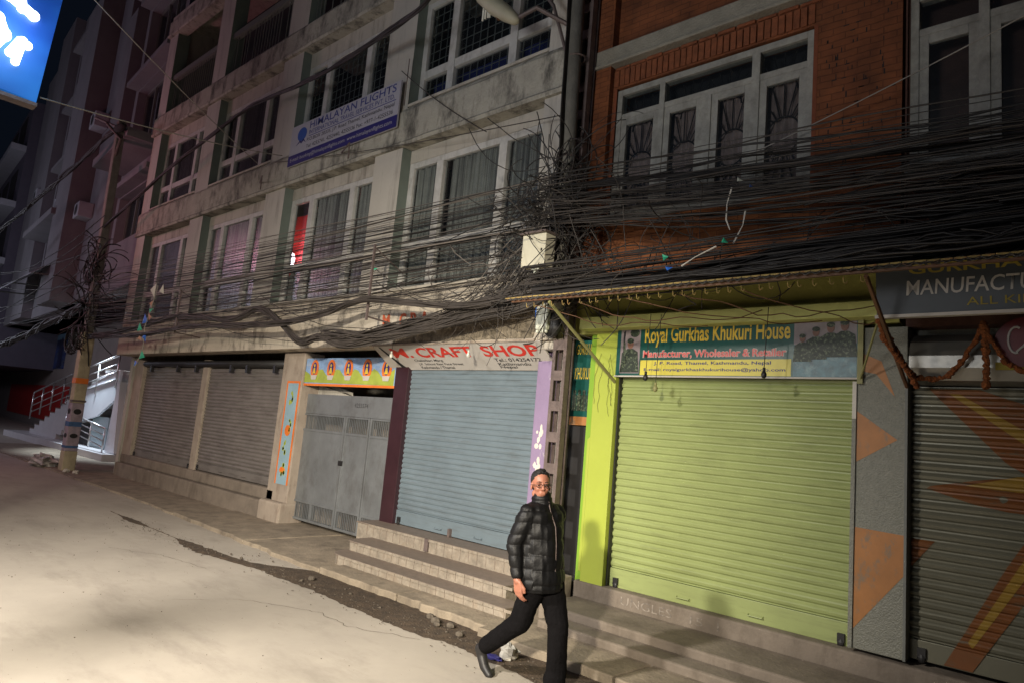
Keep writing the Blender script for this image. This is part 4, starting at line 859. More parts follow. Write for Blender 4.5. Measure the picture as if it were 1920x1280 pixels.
# ------------------------------------------------------------------ awning over the right shops
AW = thing('corrugated_awning', 'rusty corrugated awning loaded with cables above the lime shop front', 'awning', (-1.2, -.8, 3.5))
mb = MB(); N = 520; x0, x1 = -4.84, 2.2
for i in range(N):
    xa = x0+(x1-x0)*i/N; xb = x0+(x1-x0)*(i+1)/N; wa = .011*math.sin(xa*2*math.pi/.076); wb = .011*math.sin(xb*2*math.pi/.076)
    mb.quad((xa, -1.46, 3.345+wa), (xb, -1.46, 3.345+wb), (xb, -.13, 3.79+wb), (xa, -.13, 3.79+wa))
o = mb.build('sheet', M['awn'], AW, smooth=True); o.modifiers.new('solid', 'SOLIDIFY').thickness = .006
mb = MB()
for i in range(92):
    xa = x0+i*.076; dz = .006*noise.noise(Vector((xa*3, 0, 0))); mb.add([(xa, -1.475, 3.350+dz), (xa+.04, -1.475, 3.345+dz), (xa+.07, -1.475, 3.352+dz), (xa+.07, -1.472, 3.361+dz), (xa, -1.472, 3.361+dz)], [(0, 1, 2, 3, 4)])
mb.build('edge_glints', M['rust_glint'], AW)  # lit glints along the sheet edge, put in as yellow pieces
mb = MB().box(-4.8, 2.2, -1.42, -1.39, 3.32, 3.338).box(-4.8, 2.2, -.75, -.71, 3.52, 3.56); mb.build('purlin', M['strutr'], AW)
for x, mm_ in ((-4.29, 'strut'), (-1.36, 'strutr')):
    MB().tube([(x, -.13, 2.64), (x, -1.41, 3.30)], .018, 6).build('strut', M[mm_], AW)
MB().box(-1.745, -1.70, -.16, -.14, 2.66, 3.34).tube([(-1.72, -.15, 2.70), (-1.45, -.7, 3.1)], .010, 5).build('bracket', M['strut'], AW)
mb = MB()
for i in range(30): x = -4.6+i*.11+rnd.random()*.05; mb.tube([(x, -1.42, 3.30), (x+.005, -1.42, 3.26), (x+.02, -1.42, 3.25), (x+.03, -1.42, 3.27)], .004, 4)
mb.build('hook', M['rust_glint'], AW)
# garland
for k, (P, r_) in enumerate((([(-1.44, -.78, 3.12), (-1.40, -.70, 2.95), (-1.31, -.5, 2.78), (-1.28, -.22, 2.71), (-1.16, -.2, 2.70), (-1.05, -.22, 2.72), (-.95, -.26, 2.84), (-.85, -.3, 3.0), (-.80, -.35, 3.12)], .020),
                             ([(-.79, -.36, 3.13), (-.785, -.34, 3.0), (-.78, -.34, 2.85), (-.775, -.34, 2.6)], .026),
                             ([(-1.43, -.78, 3.12), (-1.36, -.6, 2.92), (-1.26, -.25, 2.62)], .020),
                             ([(-.80, -.36, 3.12), (-.73, -.34, 2.95), (-.66, -.32, 2.82), (-.55, -.3, 2.75), (-.2, -.3, 2.7)], .018))):
    pts = []
    for a, b in zip(P[:-1], P[1:]):
        a, b = Vector(a), Vector(b); n = max(2, int((b-a).length/.018))
        for i in range(n): pts.append(a.lerp(b, i/n)+Vector((rnd.uniform(-.006, .006), rnd.uniform(-.006, .006), rnd.uniform(-.006, .006))))
    o = MB().tube(pts, [r_*(.7+.7*rnd.random()) for _ in pts], 7).build('marigold_garland', M['marigold'])
    tag(o, ['dry orange garland looping from slate sign corner to the round sign', 'dry orange garland hanging straight down beside the round sign', 'dry orange garland running down along the brown strut', 'dry orange garland sagging below the round sign'][k], 'garland', 'marigold garlands')

# light bulbs on cords
for k, (x, y, z, zt, mm_, lb) in enumerate(((-7.98, -.47, 2.93, 3.1, 'clear', 'clear bulb hanging over the letter M of the craft sign'), (-6.36, -.47, 2.92, 3.1, 'clear', 'clear bulb hanging over the word SHOP of the craft sign'),
                        (-3.72, -.42, 2.66, 3.28, 'black', 'black lampholder hanging under the left of the teal sign'), (-3.62, -.38, 2.55, 3.28, 'strut', 'greenish lampholder hanging lowest before the green shutter'), (-2.47, -.42, 2.70, 3.28, 'black', 'black lampholder hanging under the right of the teal sign'))):
    b_ = thing('hanging_bulb', lb, 'bulb', (x, y, z), 'bulbs on cords')
    MB().tube([(x+.02, y, zt+.05), (x, y, z+.06)], .004, 4).build('cord', M['cable'], b_)
    MB().sph((x, y, z), (.026, .026, .036)).tube([(x, y, z+.03), (x, y, z+.065)], .014, 8).build('bulb', M[mm_], b_, smooth=True)

# ------------------------------------------------------------------ cables
def cable(a, b, sag, r, m_, name='overhead_cable', n=16, jig=.0, seg=5):
    a, b = Vector(a), Vector(b); P = []; s1 = rnd.random()*50
    for i in range(n+1):
        t = i/n; p = a.lerp(b, t); p.z -= sag*4*t*(1-t); nn = noise.noise_vector(Vector((s1, t*3.1, 0)))+.4*noise.noise_vector(Vector((s1, t*9, 5)))
        e = math.sin(t*math.pi); p += Vector((nn.x*.0, nn.y*jig*.8, nn.z*jig))*e; P.append(p)
    o = MB().tube(P, r, seg, caps=False).build(name, m_, smooth=True)
    return o
cm = ['cable', 'cable2', 'cable', 'cable2', 'cable', 'cable2', 'cable2', 'cable4']
GL = 'cables strung along the cream facade'
for i in range(66):
    t = ((i+rnd.random())/66)**1.1; t2 = t**1.15
    z1 = 3.85+1.25*t+rnd.uniform(-.06, .06); z2 = 3.80+1.35*t2+rnd.uniform(-.25, .35); y = -.62-.5*rnd.random()
    # hung low in the middle where the standoff bracket carries them
    o = cable((-4.98+rnd.uniform(-.05, .05), -.5-.2*rnd.random(), z1), (-20.4, -1.0+rnd.uniform(-.12, .12), z2), rnd.uniform(-.1, .22)+.1*(1-t), rnd.choice((.0035, .0045, .006, .010)), M[rnd.choice(cm)], jig=.10)
    tag(o, 'thin dark cable sagging between the two poles across the cream facade', 'cable', GL)
for i in range(16):
    x = rnd.choice([-8.07, -14.8, -6.5, -11.5]); z = rnd.uniform(3.4, 4.5); xe = rnd.choice([-5.0, -20.3]) 
    o = cable((x, -.85, z), (xe, -.7, rnd.uniform(3.4, 4.9)), rnd.uniform(.1, .6), .006, M[rnd.choice(cm)], jig=.2); tag(o, 'thin dark cable sagging between the two poles across the cream facade', 'cable', GL)
GR = 'cables running right across the brick facade'
for i in range(100):
    if i < 6: z1, z2 = 4.98-.03*i, 4.72-.05*i
    elif i < 64: t = rnd.random(); z1, z2 = 4.36+.52*t, 3.80+.70*t
    else: t = rnd.random(); z1, z2 = 3.45+.36*t, 3.52+.42*t
    y1 = -.55-.4*rnd.random(); y2 = -.35-1.0*rnd.random() if i < 64 else -.3-1.1*rnd.random()
    zz = 3.80-.335*(-y2-.13)+.03
    if i >= 64: z2 = max(zz+.02, z2)
    o = cable((-4.93, y1 if i < 64 else -.4-.9*rnd.random(), z1), (2.6, y2, z2), rnd.choice((-.1, .0, .08, .16, .26)) if i < 64 else rnd.uniform(-.08, .04), rnd.choice((.004, .005, .007, .011)), M[rnd.choice(cm[:5])], jig=.13 if i < 64 else .05)
    tag(o, 'dark cable running right from the pole across the brick facade', 'cable', GR)
mb = MB()       # mass of strands lying on the awning, too tangled to count
for i in range(170):
    x = rnd.uniform(-4.7, 1.5); L_ = rnd.uniform(.8, 2.6); y = rnd.uniform(-1.42, -.2); s1 = rnd.random()*90; P = []
    for q in range(14):
        t = q/13; yy = y+.16*noise.noise(Vector((s1, t*2, 0))); yy = min(-.18, max(-1.47, yy)); P.append((x+L_*t, yy, 3.80-.335*(-yy-.13)+.03+rnd.random()*.002+(.05+.05*max(0, x+3))*abs(noise.noise(Vector((s1+9, t*2.5, 0))))+(.10*(x+4)/5 if x > -4 else 0)))
    mb.tube(P, rnd.choice((.006, .008, .011)), 4, caps=False)
for i in range(70):      # hanging mass in front of the dark house at the right
    x = rnd.uniform(-2.1, -.4); s1 = rnd.random()*90; z = 3.75+.62*rnd.random(); yb = rnd.uniform(-.9, -.3)
    P = [(x+2.2*q/13, yb+.1*noise.noise(Vector((s1, q*.3, 0))), z+.12*noise.noise(Vector((s1, q*.2, 7)))) for q in range(14)]
    mb.tube(P, rnd.choice((.006, .009, .012)), 4, caps=False)
tag(mb.build('cable_heap', M['cable'], smooth=True), 'heap of tangled dark cable lying on the corrugated awning', 'cables', kind='stuff')
def bundle(P, R0, n, lab, m_='cable2', rr=.011, name='cable_bundle', tw=9, seed=1):
    P = [Vector(p) for p in P]; r2 = random.Random(seed); F = []
    for a, b, c, d in zip([P[0]]+P[:-2], P[:-1], P[1:], P[2:]+[P[-1]]):
        k = max(4, int((c-b).length/.10))
        for i in range(k):
            t = i/k; F.append(.5*((2*b)+(c-a)*t+(2*a-5*b+4*c-d)*t*t+(3*b-a-3*c+d)*t**3))
    F.append(P[-1]); mb = MB()
    for s_ in range(n):
        ph = r2.random()*6.28; ra = R0*math.sqrt(r2.random()); w_ = r2.uniform(-1, 1)*tw*.1; Q = []; s1 = r2.random()*99
        for i, p in enumerate(F):
            a = ph+i*w_*.25; ru = ra*(1+.5*noise.noise(Vector((i*.12, s1, 0)))); Q.append(p+Vector((0, ru*math.cos(a)*.8, ru*math.sin(a))))
        mb.tube(Q, rr*r2.uniform(.7, 1.25), 5, caps=False)
    return tag(mb.build(name, M[m_], smooth=True), lab, 'cable bundle')
bundle([(-20.2, -1.0, 3.5), (-17.63, -.95, 3.57), (-14.9, -.9, 3.76), (-12.4, -.9, 3.59), (-11.4, -.9, 3.73), (-10.63, -.9, 3.50), (-9.86, -.9, 3.12), (-9.26, -.9, 3.18), (-8.64, -.9, 3.04), (-7.9, -.85, 3.10), (-7.18, -.85, 3.19), (-6.15, -.8, 3.33), (-5.35, -.7, 3.44), (-4.95, -.6, 3.6)], .055, 26, 'thick drooping cable bundle that dips lowest above the gate', seed=3)
bundle([(-20.2, -1.0, 3.45), (-16.5, -1, 3.42), (-14, -1.0, 3.5), (-12.2, -1.0, 3.45), (-10.43, -1.0, 3.42), (-9.17, -1.0, 3.50), (-8.4, -1, 3.63), (-7.91, -1.0, 3.66), (-7.12, -.95, 3.57), (-6.07, -.9, 3.47), (-5.19, -.8, 3.57), (-4.9, -.6, 3.7)], .045, 18, 'wavy cable bundle resting on the middle standoff bracket', seed=4)
bundle([(-9.2, -.9, 3.2), (-8.2, -.88, 3.16), (-7.2, -.85, 3.27), (-6.5, -.8, 3.38), (-5.8, -.75, 3.52), (-5.1, -.65, 3.72)], .085, 40, 'broad flat sheaf of cables sweeping up to the steel pole over the craft sign', rr=.010, seed=5)
bundle([(-4.6, -1.3, 3.44), (-3.9, -1.32, 3.43), (-2.8, -1.3, 3.45), (-1.6, -1.28, 3.50), (-.3, -1.2, 3.58), (1.5, -1.1, 3.7)], .05, 22, 'dark cable bundle lying along the front edge of the awning', 'cable', seed=6)
bundle([(-4.95, -.5, 3.9), (-3.9, -.7, 3.62), (-2.8, -.8, 3.62), (-1.5, -.8, 3.75), (0, -.7, 3.85), (2, -.6, 3.95)], .09, 34, 'dark sagging cable bundle in the middle of the awning', 'cable', seed=7)
bundle([(-4.95, -.5, 4.95), (-4.0, -.6, 4.83), (-2.8, -.6, 4.70), (-1.4, -.6, 4.55), (0, -.6, 4.42), (2, -.6, 4.3)], .022, 7, 'slim cable bundle crossing the lower part of the brick house window', 'cable', rr=.009, seed=8)
bundle([(-6.0, -1.7, 7.9), (-7, -1.3, 7.72), (-8.2, -1.05, 7.84), (-9, -.95, 7.88), (-10.5, -.8, 7.95), (-13, -.75, 8.1), (-15, -.75, 7.9), (-17.5, -.85, 7.35), (-20.4, -1.0, 6.5)], .035, 9, 'thick twisted cable climbing past the travel signboard to the top edge', 'cable', rr=.016, seed=9)
bundle([(-20.7, -1.1, 9.3), (-24, -1.3, 8.6), (-30, -1.63, 7.55), (-38, -2, 6.6)], .06, 7, 'dark cable dropping left from the far lamp arm', 'cable', rr=.025, seed=10)
bundle([(-20.5, -1.1, 4.3), (-23, -1.15, 4.0), (-27, -1.2, 3.55), (-31, -1.3, 3.4), (-40, -1.5, 3.9)], .11, 14, 'heavy cable bundle swinging left from the painted pole', 'cable', rr=.03, seed=11)
for k in range(9):
    o = cable((-20.4, -1.05, 4.4+.3*k), (-40, -2+rnd.random(), 4.5+rnd.random()*5), .6+rnd.random(), .014, M['cable'], jig=.1); tag(o, 'thin cable running left from the painted pole past the lilac building', 'cable', 'cables left of the painted pole')
for (a, b, r_, lb) in (((-9, -4.98, 5.22), (-12.2, -.43, 6.95), .008, 'pale tie wire from the blue sign corner to the cream facade'),
                       ((-8.6, -5.05, 6.6), (-13.2, -.43, 7.0), .008, 'pale tie wire from the top of the blue sign to the facade'),
                       ((-2.75, -.12, 5.05), (1.2, -.9, 5.9), .006, 'pale wire slanting across the brick wall to the right window'),
                       ((-8.5, -.5, 7.55), (-6.4, -.5, 6.0), .008, 'thin wire slanting down right of the travel signboard'),
                       ((-12.4, -.45, 6.85), (-5.1, -.5, 5.9), .007, 'thin wire crossing the stained band to the steel pole')):
    tag(cable(a, b, .06, r_, M['cable3'] if 'pale' in lb else M['cable2']), lb, 'wire')
for x, z0, z1 in ((-8.07, 3.38, 4.50), (-14.82, 3.38, 4.36)):
    s_ = thing('standoff_bracket', 'rusty steel standoff bracket %s carrying the cables' % ('right of the red lit window' if x > -10 else 'beside the prayer flags'), 'bracket', (x, -.9, z0), 'cable standoff brackets')
    MB().box(x-.015, x+.015, -.93, -.90, z0, z1).build('upright', M['steel'], s_); MB().tube([(x, -.9, z0+.05), (x, -.36, z0+.02)], .014, 5).tube([(x, -.9, z1-.05), (x, -.36, z1-.3)], .010, 5).build('arm', M['steel'], s_)
for x, z in ((-13.0, 6.55), (-10.1, 6.55)):
    tag(MB().tube([(x, -.42, z), (x+.75, -.75, z-.12), (x+.78, -.76, z-.40)], .014, 5).build('bent_bracket', M['steel']), 'bent rusty bracket on the stained band %s' % ('nearer the far pole' if x < -12 else 'below the travel signboard'), 'bracket', 'bent brackets')
# tangles round the poles
def tangle(c, ext, n, m_, seed, lab, rr=.006, loops=True):
    r2 = random.Random(seed); mb = MB()
    for i in range(n):
        p = Vector((c[0]+r2.gauss(0, ext[0]), c[1]+r2.gauss(0, ext[1]), c[2]+r2.uniform(-ext[2], ext[2]))); d = Vector((r2.gauss(0, .6), r2.gauss(0, .3), r2.gauss(0, 1))).normalized(); P = []; k = Vector((r2.gauss(0, .2), r2.gauss(0, .3), r2.gauss(0, .2)))
        for q in range(r2.randint(9, 20)):
            P.append(p.copy()); p += d*.07; d = (d+k.cross(d)*.5+Vector((r2.gauss(0, .05), r2.gauss(0, .04), r2.gauss(0, .05)-.03))).normalized()
            if p.y > -.38: p.y = -.38
        mb.tube(P, rr*r2.uniform(.7, 1.3), 4, caps=False)
    return tag(mb.build('cable_tangle', M[m_], smooth=True), lab, 'cables', kind='stuff')
tangle((-4.95, -.60, 4.5), (.075, .06, .72), 210, 'cable', 21, 'dense dark cable tangle wrapped round the steel pole')
tangle((-5.2, -.60, 4.4), (.10, .05, .6), 38, 'cable', 22, 'loose cable loops hanging left of the steel pole')
tangle((-4.72, -.6, 4.0), (.16, .08, .35), 50, 'cable2', 23, 'loose cable loops hanging right of the meter box')
tangle((-20.45, -1.05, 4.8), (.14, .10, 1.0), 85, 'cable', 24, 'dark cable tangle wrapped round the painted pole', rr=.014)
tangle((-5.9, -.85, 3.6), (.4, .06, .2), 26, 'cable2', 25, 'loose strands trailing over the rough cement patch', rr=.004)
tangle((-3.2, -.75, 3.80), (.9, .2, .10), 34, 'cable2', 26, 'loose curls of cable before the orange brick panel', rr=.005)
for i in range(26):    # drops that leave the pole and swing down to the left
    a = (-5.0+rnd.uniform(-.1, .05), -.62, rnd.uniform(4.2, 5.0)); b = (rnd.uniform(-6.9, -5.5), -.8, rnd.uniform(3.3, 3.7))
    o = cable(a, b, rnd.uniform(.1, .5), .006, M[rnd.choice(cm)], jig=.15); tag(o, 'thin drop cable curving from the pole down to the beam above the craft sign', 'cable', 'drop cables left of the steel pole')
for k, (x, y, z, r_) in enumerate(((-21.3, -1.1, 3.42, .36), (-20.15, -1.25, 3.45, .30), (-20.7, -1.1, 5.35, .42))):
    mb = MB()
    for j in range(9):
        rr = r_*(.85+.03*j); mb.tube([(x+rr*math.cos(a*math.pi/12)*.9+.02*rnd.random(), y+.03*j*rnd.random()-.05, z+rr*math.sin(a*math.pi/12)) for a in range(25)], .012, 4)
    tag(mb.build('cable_coil', M['cable'], smooth=True), ['round black cable coil hanging left of the painted pole', 'black cable coil hanging on the front of the painted pole', 'large dark cable coil high on the painted pole'][k], 'cable coil')
for k in range(5):  # cords under awning
    xs_ = -4.5+k*.55; o = cable((xs_, -1.38, 3.28), (xs_+1.4, -.32, 3.33 if k % 2 else 3.2), .10+.06*k % .12, .005, M['strutr'], jig=.12); tag(o, 'thin cord drooping under the awning in front of the lime lintel', 'cord', 'cords under the awning')

bundle([(-4.93, -.66, 3.5), (-4.95, -.68, 4.4), (-4.92, -.66, 5.2), (-4.96, -.66, 6.2), (-5.0, -.66, 8.5)], .05, 12, 'vertical cable bundle strapped up the round mast', 'cable', rr=.010, seed=12)
# ------------------------------------------------------------------ flags and scraps caught in the wires
def scrap(name, P, m_, lab, cat):
    c = sum((Vector(p) for p in P), Vector())/len(P)+Vector((0, -.015, 0)); vs = [tuple(p) for p in P]+[tuple(c), tuple(c+Vector((0, .03, 0)))]; n = len(P)
    tag(MB().add(vs, [(i, (i+1) % n, n) for i in range(n)]+[((i+1) % n, i, n+1) for i in range(n)]).build(name, m_), lab, cat, 'scraps caught in the wires')
def tri(x, y, z, s_, a): return [(x+s_*math.cos(a+t), y+.03*math.sin(t*2), z+s_*math.sin(a+t)) for t in (0, 2.0, 3.6)]
for k, (x, z, s_, m_, lab) in enumerate(((-16.1, 4.42, .17, 'whitecl', 'white cloth scrap at the top of the flag string'), (-15.62, 4.40, .12, 'whitecl', 'small cream cloth scrap right of the white flag'), (-16.1, 4.1, .10, 'pinkcl', 'faded pink flag below the white flag'), (-16.12, 3.98, .09, 'greenpl', 'small green flag on the upper string'),
      (-16.35, 3.78, .14, 'bluepl', 'blue flag in the middle of the string'), (-16.1, 3.79, .11, 'pinkcl', 'cream pink flag right of the blue flag'), (-16.6, 3.6, .12, 'greenpl', 'green flag left of the middle of the string'), (-16.5, 3.36, .08, 'pinkcl', 'orange pink flag low on the string'), (-16.2, 3.36, .11, 'bluepl', 'blue flag low on the string'), (-16.2, 2.98, .13, 'greenpl', 'green flag hanging over the shutter drum'), (-16.5, 2.80, .09, 'bluepl', 'blue flag at the bottom of the string'))):
    scrap('prayer_flag', tri(x, -1.0, z, s_, rnd.random()*3), M[m_], lab, 'flag')
tag(MB().tube([(-15.9, -1.0, 4.5), (-16.1, -1.0, 4.0), (-16.3, -1.0, 3.6), (-16.2, -1, 3.1), (-16.5, -1.0, 2.7)], .01, 4).build('flag_string', M['cable3']), 'pale string carrying the prayer flags', 'string')
for (x, y, z, s_, m_, lab) in ((-3.03, -1.36, 3.63, .035, 'greenpl', 'green scrap caught above the awning edge'), (-2.98, -1.38, 3.53, .035, 'bluepl', 'ragged blue scrap resting on the awning edge'), (-2.46, -.9, 4.36, .022, 'bluepl', 'blue scrap caught in cables before the brick house window'), (-2.5, -1.3, 3.74, .03, 'greenpl', 'slim green scrap on a wire over the awning'), (-2.55, -.95, 4.42, .03, 'plastic', 'pale scrap beside the blue scrap at window height'), (-7.95, -.95, 4.12, .03, 'greenpl', 'tiny green scrap in cables before the nearest curtained window')):
    scrap('plastic_scrap', tri(x, y, z, s_, rnd.random()*3), M[m_], lab, 'scrap')
for k, P in enumerate(([(-2.62, -.95, 4.35), (-2.66, -.95, 4.2), (-2.66, -.95, 4.05), (-2.62, -.95, 3.95)], [(-2.48, -.95, 4.12), (-2.5, -.95, 3.98), (-2.58, -.95, 3.82)], [(-2.55, -1.35, 3.68), (-2.72, -1.38, 3.6), (-2.85, -1.38, 3.53)])):
    tag(MB().tube(P, [.009, .004, .008, .004][:len(P)], 5).build('torn_strip', M['whitecl']), ['pale torn strip hanging straight over the brick panel', 'pale torn strip slanting right of the straight one', 'pale torn strip lying by the awning edge'][k], 'strip')

# ------------------------------------------------------------------ litter
def crumple(c, s_, seed):
    mb = MB(); mb.sph(c, s_, 12, 9)
    for v in mb.v: 
        d = v-Vector(c); v += d*(.7*noise.noise(v*22+Vector((seed, 0, 0)))+.4*noise.noise(v*60))
        if v.z < .012: v.z = .012
    return mb
tag(crumple((-4.05, -1.86, .07), (.085, .07, .075), 1).build('crumpled_paper', M['whitecl']), 'crumpled white plastic bag lying in the gutter behind the man', 'litter')
tag(crumple((-4.12, -1.98, .03), (.09, .03, .02), 2).build('crumpled_wrapper', M['navy']), 'dark blue wrapper under the crumpled white bag', 'litter')
tag(crumple((-4.30, -1.98, .03), (.03, .02, .018), 3).build('small_wrapper', M['pinkcl']), 'small pink wrapper left of the crumpled bag', 'litter')
bt = thing('plastic_bottle', 'clear crushed plastic bottle lying on the pavement by the steps', 'bottle', (-7.62, -1.02, .11))
MB().tube([(-7.78, -1.0, .12), (-7.76, -1.0, .12), (-7.70, -1.01, .12), (-7.55, -1.03, .12), (-7.50, -1.035, .12)], [.012, .014, .033, .033, .024], 10).build('body', M['clear'], bt, smooth=True); MB().tube([(-7.80, -1.0, .12), (-7.78, -1.0, .12)], .016, 8).build('cap', M['white'], bt)
rb = tag(crumple((-21.5, -1.15, .12), (.55, .3, .18), 5).build('rubbish_heap', mat('grey plastic sacks', (.38, .36, .33), .5, .7, 8)), 'heap of grey plastic rubbish against the painted pole', 'rubbish')
for k, (x, y, r_) in enumerate(((-19.7, -1.1, .07), (-19.3, -1.0, .06))):
    tag(crumple((x, y, .06), (r_*1.5, r_, r_), 8+k).build('white_litter', M['whitecl']), ['white litter ball right beside the painted pole foot', 'flat white litter a little right of the painted pole'][k], 'litter')
mb = MB()
for i in range(34):
    x = rnd.uniform(-9.5, -3.6); y = -1.62-rnd.random()*.42-(.3 if x < -9 else 0); s_ = .006+.016*rnd.random()**2; mb.sph((x, y, .012+s_*.4), (s_*1.3, s_, s_*.8), 5, 4)
for (x, y, s_) in ((-5.35, -1.62, .05), (-5.2, -1.68, .06), (-5.1, -1.75, .04), (-5.0, -1.66, .05), (-4.75, -1.78, .045), (-7.3, -1.8, .05)): mb.sph((x, y, .03), (s_, s_*.8, s_*.6), 7, 5)
for i in range(420):
    x = rnd.uniform(-12.5, -3.2); y = -1.95+rnd.gauss(0, .16)-(.25 if x < -9 else 0)
    if y > -1.58: continue
    s_ = .003+.006*rnd.random(); mb.sph((x, y, .012), (s_*1.5, s_, s_*.7), 4, 3)
for i in range(500):
    x = rnd.uniform(-13, -2.5); y = rnd.uniform(-5.6, -2.0); s_ = .002+.006*rnd.random()**3; mb.sph((x, y, .003), (s_*1.5, s_, s_*.7), 4, 3)
o = mb.build('gravel', mat('broken cement bits', (.10, .082, .062), .95, .5, 20)); tag(o, 'small broken cement bits and grit in the gutter', 'gravel', kind='stuff')

# ------------------------------------------------------------------ the walking man
# local frame: +X walking direction, +Y his left, +Z up; head turned towards the camera side (-Y)
class Blob(MB):
    def cap(s, a, b, ra, rb, n=14, fl=1.0):
        a, b = Vector(a), Vector(b); t = (b-a); L_ = t.length or 1e-6; t /= L_; u = t.orthogonal().normalized(); v = t.cross(u); rings = []
        for i in range(5): th = math.pi/2*(i/5); rings.append((-ra*math.cos(th)*1.0, ra*math.sin(th)+1e-4))
        rings.append((0, ra)); rings.append((L_, rb))
        for i in range(1, 6): th = math.pi/2*(i/5); rings.append((L_+rb*math.sin(th), rb*math.cos(th)+1e-4))
        base = len(s.v)
        for (q, r_) in rings:
            for j in range(n): an = 2*math.pi*j/n; s.v.append(a+t*q+(u*math.cos(an)+v*math.sin(an))*r_)
        for i in range(len(rings)-1):
            for j in range(n): s.f.append((base+i*n+j, base+i*n+(j+1) % n, base+(i+1)*n+(j+1) % n, base+(i+1)*n+j))
        s.f.append(tuple(base+j for j in range(n-1, -1, -1))); q = base+(len(rings)-1)*n; s.f.append(tuple(q+j for j in range(n)))
        return s
    def chain(s, P, R_):
        for i in range(len(P)-1): s.cap(P[i], P[i+1], R_[i], R_[i+1])
        return s
    def fuse(s, name, m_, parent, vox, smooth=2, disp=None, rot=None):
        me = bpy.data.meshes.new(name); me.from_pydata([tuple(v) for v in s.v], [], s.f); o = bpy.data.objects.new(name, me); COL.objects.link(o)
        r_ = o.modifiers.new('r', 'REMESH'); r_.mode = 'VOXEL'; r_.voxel_size = vox
        sm = o.modifiers.new('s', 'SMOOTH'); sm.factor = .5; sm.iterations = smooth
        me2 = bpy.data.meshes.new_from_object(o.evaluated_get(bpy.context.evaluated_depsgraph_get())); bpy.data.objects.remove(o)
        if disp:
            ns = [v.normal.copy() for v in me2.vertices]
            for v, n_ in zip(me2.vertices, ns): v.co = v.co+n_*disp(v.co, n_)
        me2.name = name; me2.materials.clear(); me2.materials.append(m_)
        for p_ in me2.polygons: p_.use_smooth = True
        o = bpy.data.objects.new(name, me2); COL.objects.link(o); o.parent = parent
        return o
MAN = thing('person', 'man in glossy black padded jacket, black trousers and glasses walking past the steps', 'person', (-3.40, -2.20, 0.0))
MAN.rotation_euler = (R(0), R(-4.5), R(-4))
HR = Matrix.Translation((-.035, -.02, 1.555)) @ Matrix.Rotation(R(-34), 4, 'Z') @ Matrix.Rotation(R(3), 4, 'Y')   # head frame, +X = face
def H(x, y, z): return tuple(HR @ Vector((x, y, z)))
pel = (-.01, 0, .90); che = (-.02, 0, 1.27)
sh_r, el_r, wr_r = (-.03, -.170, 1.36), (-.10, -.235, 1.10), (-.055, -.245, .86)
sh_l, el_l, wr_l = (-.02, .170, 1.36), (-.12, .225, 1.12), (-.04, .235, .90)
kn_f, an_f = (.10, .085, .48), (.09, .08, .09)
kn_b, an_b = (-.13, -.09, .49), (-.53, -.12, .27)
b = Blob()
# torso, neck, legs, arms
b.cap((-.02, 0, .95), (-.02, 0, 1.25), .09, .10).cap((-.03, -.08, 1.3), (-.03, .08, 1.3), .07, .07).cap((-.03, 0, 1.36), (-.035, -.01, 1.50), .062, .054)
b.chain([sh_r, el_r, wr_r], [.055, .042, .030]).chain([sh_l, el_l, wr_l], [.055, .042, .030])
b.chain([(0, .08, .9), kn_f, an_f], [.085, .055, .04]).chain([(0, -.08, .9), kn_b, an_b], [.085, .055, .04])
def ellip(bb, c, r_, fr=None):
    k = len(bb.v); bb.sph((0, 0, 0), r_, 20, 14)
    for i in range(k, len(bb.v)): v = bb.v[i]; bb.v[i] = (HR @ (v+Vector(c))) if fr is None else (fr @ (v+Vector(c)))
# skull, jaw, cheeks, brow, nose, lips, chin, ears
ellip(b, (-.012, 0, .045), (.092, .074, .088)); ellip(b, (.022, 0, -.035), (.062, .056, .075)); ellip(b, (.045, 0, -.082), (.026, .028, .022))
for s_ in (-1, 1):
    ellip(b, (.055, s_*.034, -.012), (.026, .022, .024)); ellip(b, (.068, s_*.028, .036), (.016, .024, .010)); ellip(b, (-.005, s_*.077, .0), (.018, .008, .032)); ellip(b, (.0, s_*.055, -.055), (.03, .016, .028))
b.cap(H(.078, 0, .028), H(.098, 0, -.010), .008, .013); 
for s_ in (-1, 1): b.cap(H(.088, s_*.013, -.014), H(.088, s_*.008, -.014), .008, .008)
b.cap(H(.081, -.018, -.044), H(.081, .018, -.044), .0065, .0065).cap(H(.079, -.015, -.055), H(.079, .015, -.055), .007, .007)
# right hand: palm and five fingers, relaxed curl
def hand(bb, w_, side):
    W_ = Vector(w_); o0 = W_+Vector((.012, 0, -.012))
    bb.cap(W_, o0, .029, .028)
    for k in range(4): bb.cap(o0+Vector((.028-.018*k, 0, -.01)), o0+Vector((.036-.020*k, .003*side, -.075)), .015, .012)
    for k, L_ in enumerate((.066, .076, .070, .054)):
        p0 = o0+Vector((.038-.021*k, .003*side, -.078)); p1 = p0+Vector((.004, .008*side, -L_*.45)); p2 = p1+Vector((.006, .018*side, -L_*.32)); p3 = p2+Vector((.002, .020*side, -L_*.16))
        bb.chain([p0, p1, p2, p3], [.0098, .009, .0082, .007])
    t0 = o0+Vector((.034, .006*side, -.02)); bb.chain([t0, t0+Vector((.022, .012*side, -.032)), t0+Vector((.022, .020*side, -.062))], [.013, .011, .009])
hand(b, (wr_r[0], wr_r[1], wr_r[2]-.01), 1); hand(b, (wr_l[0], wr_l[1], wr_l[2]-.01), -1)
body = b.fuse('body', M['skin'], MAN, .0058, 2)
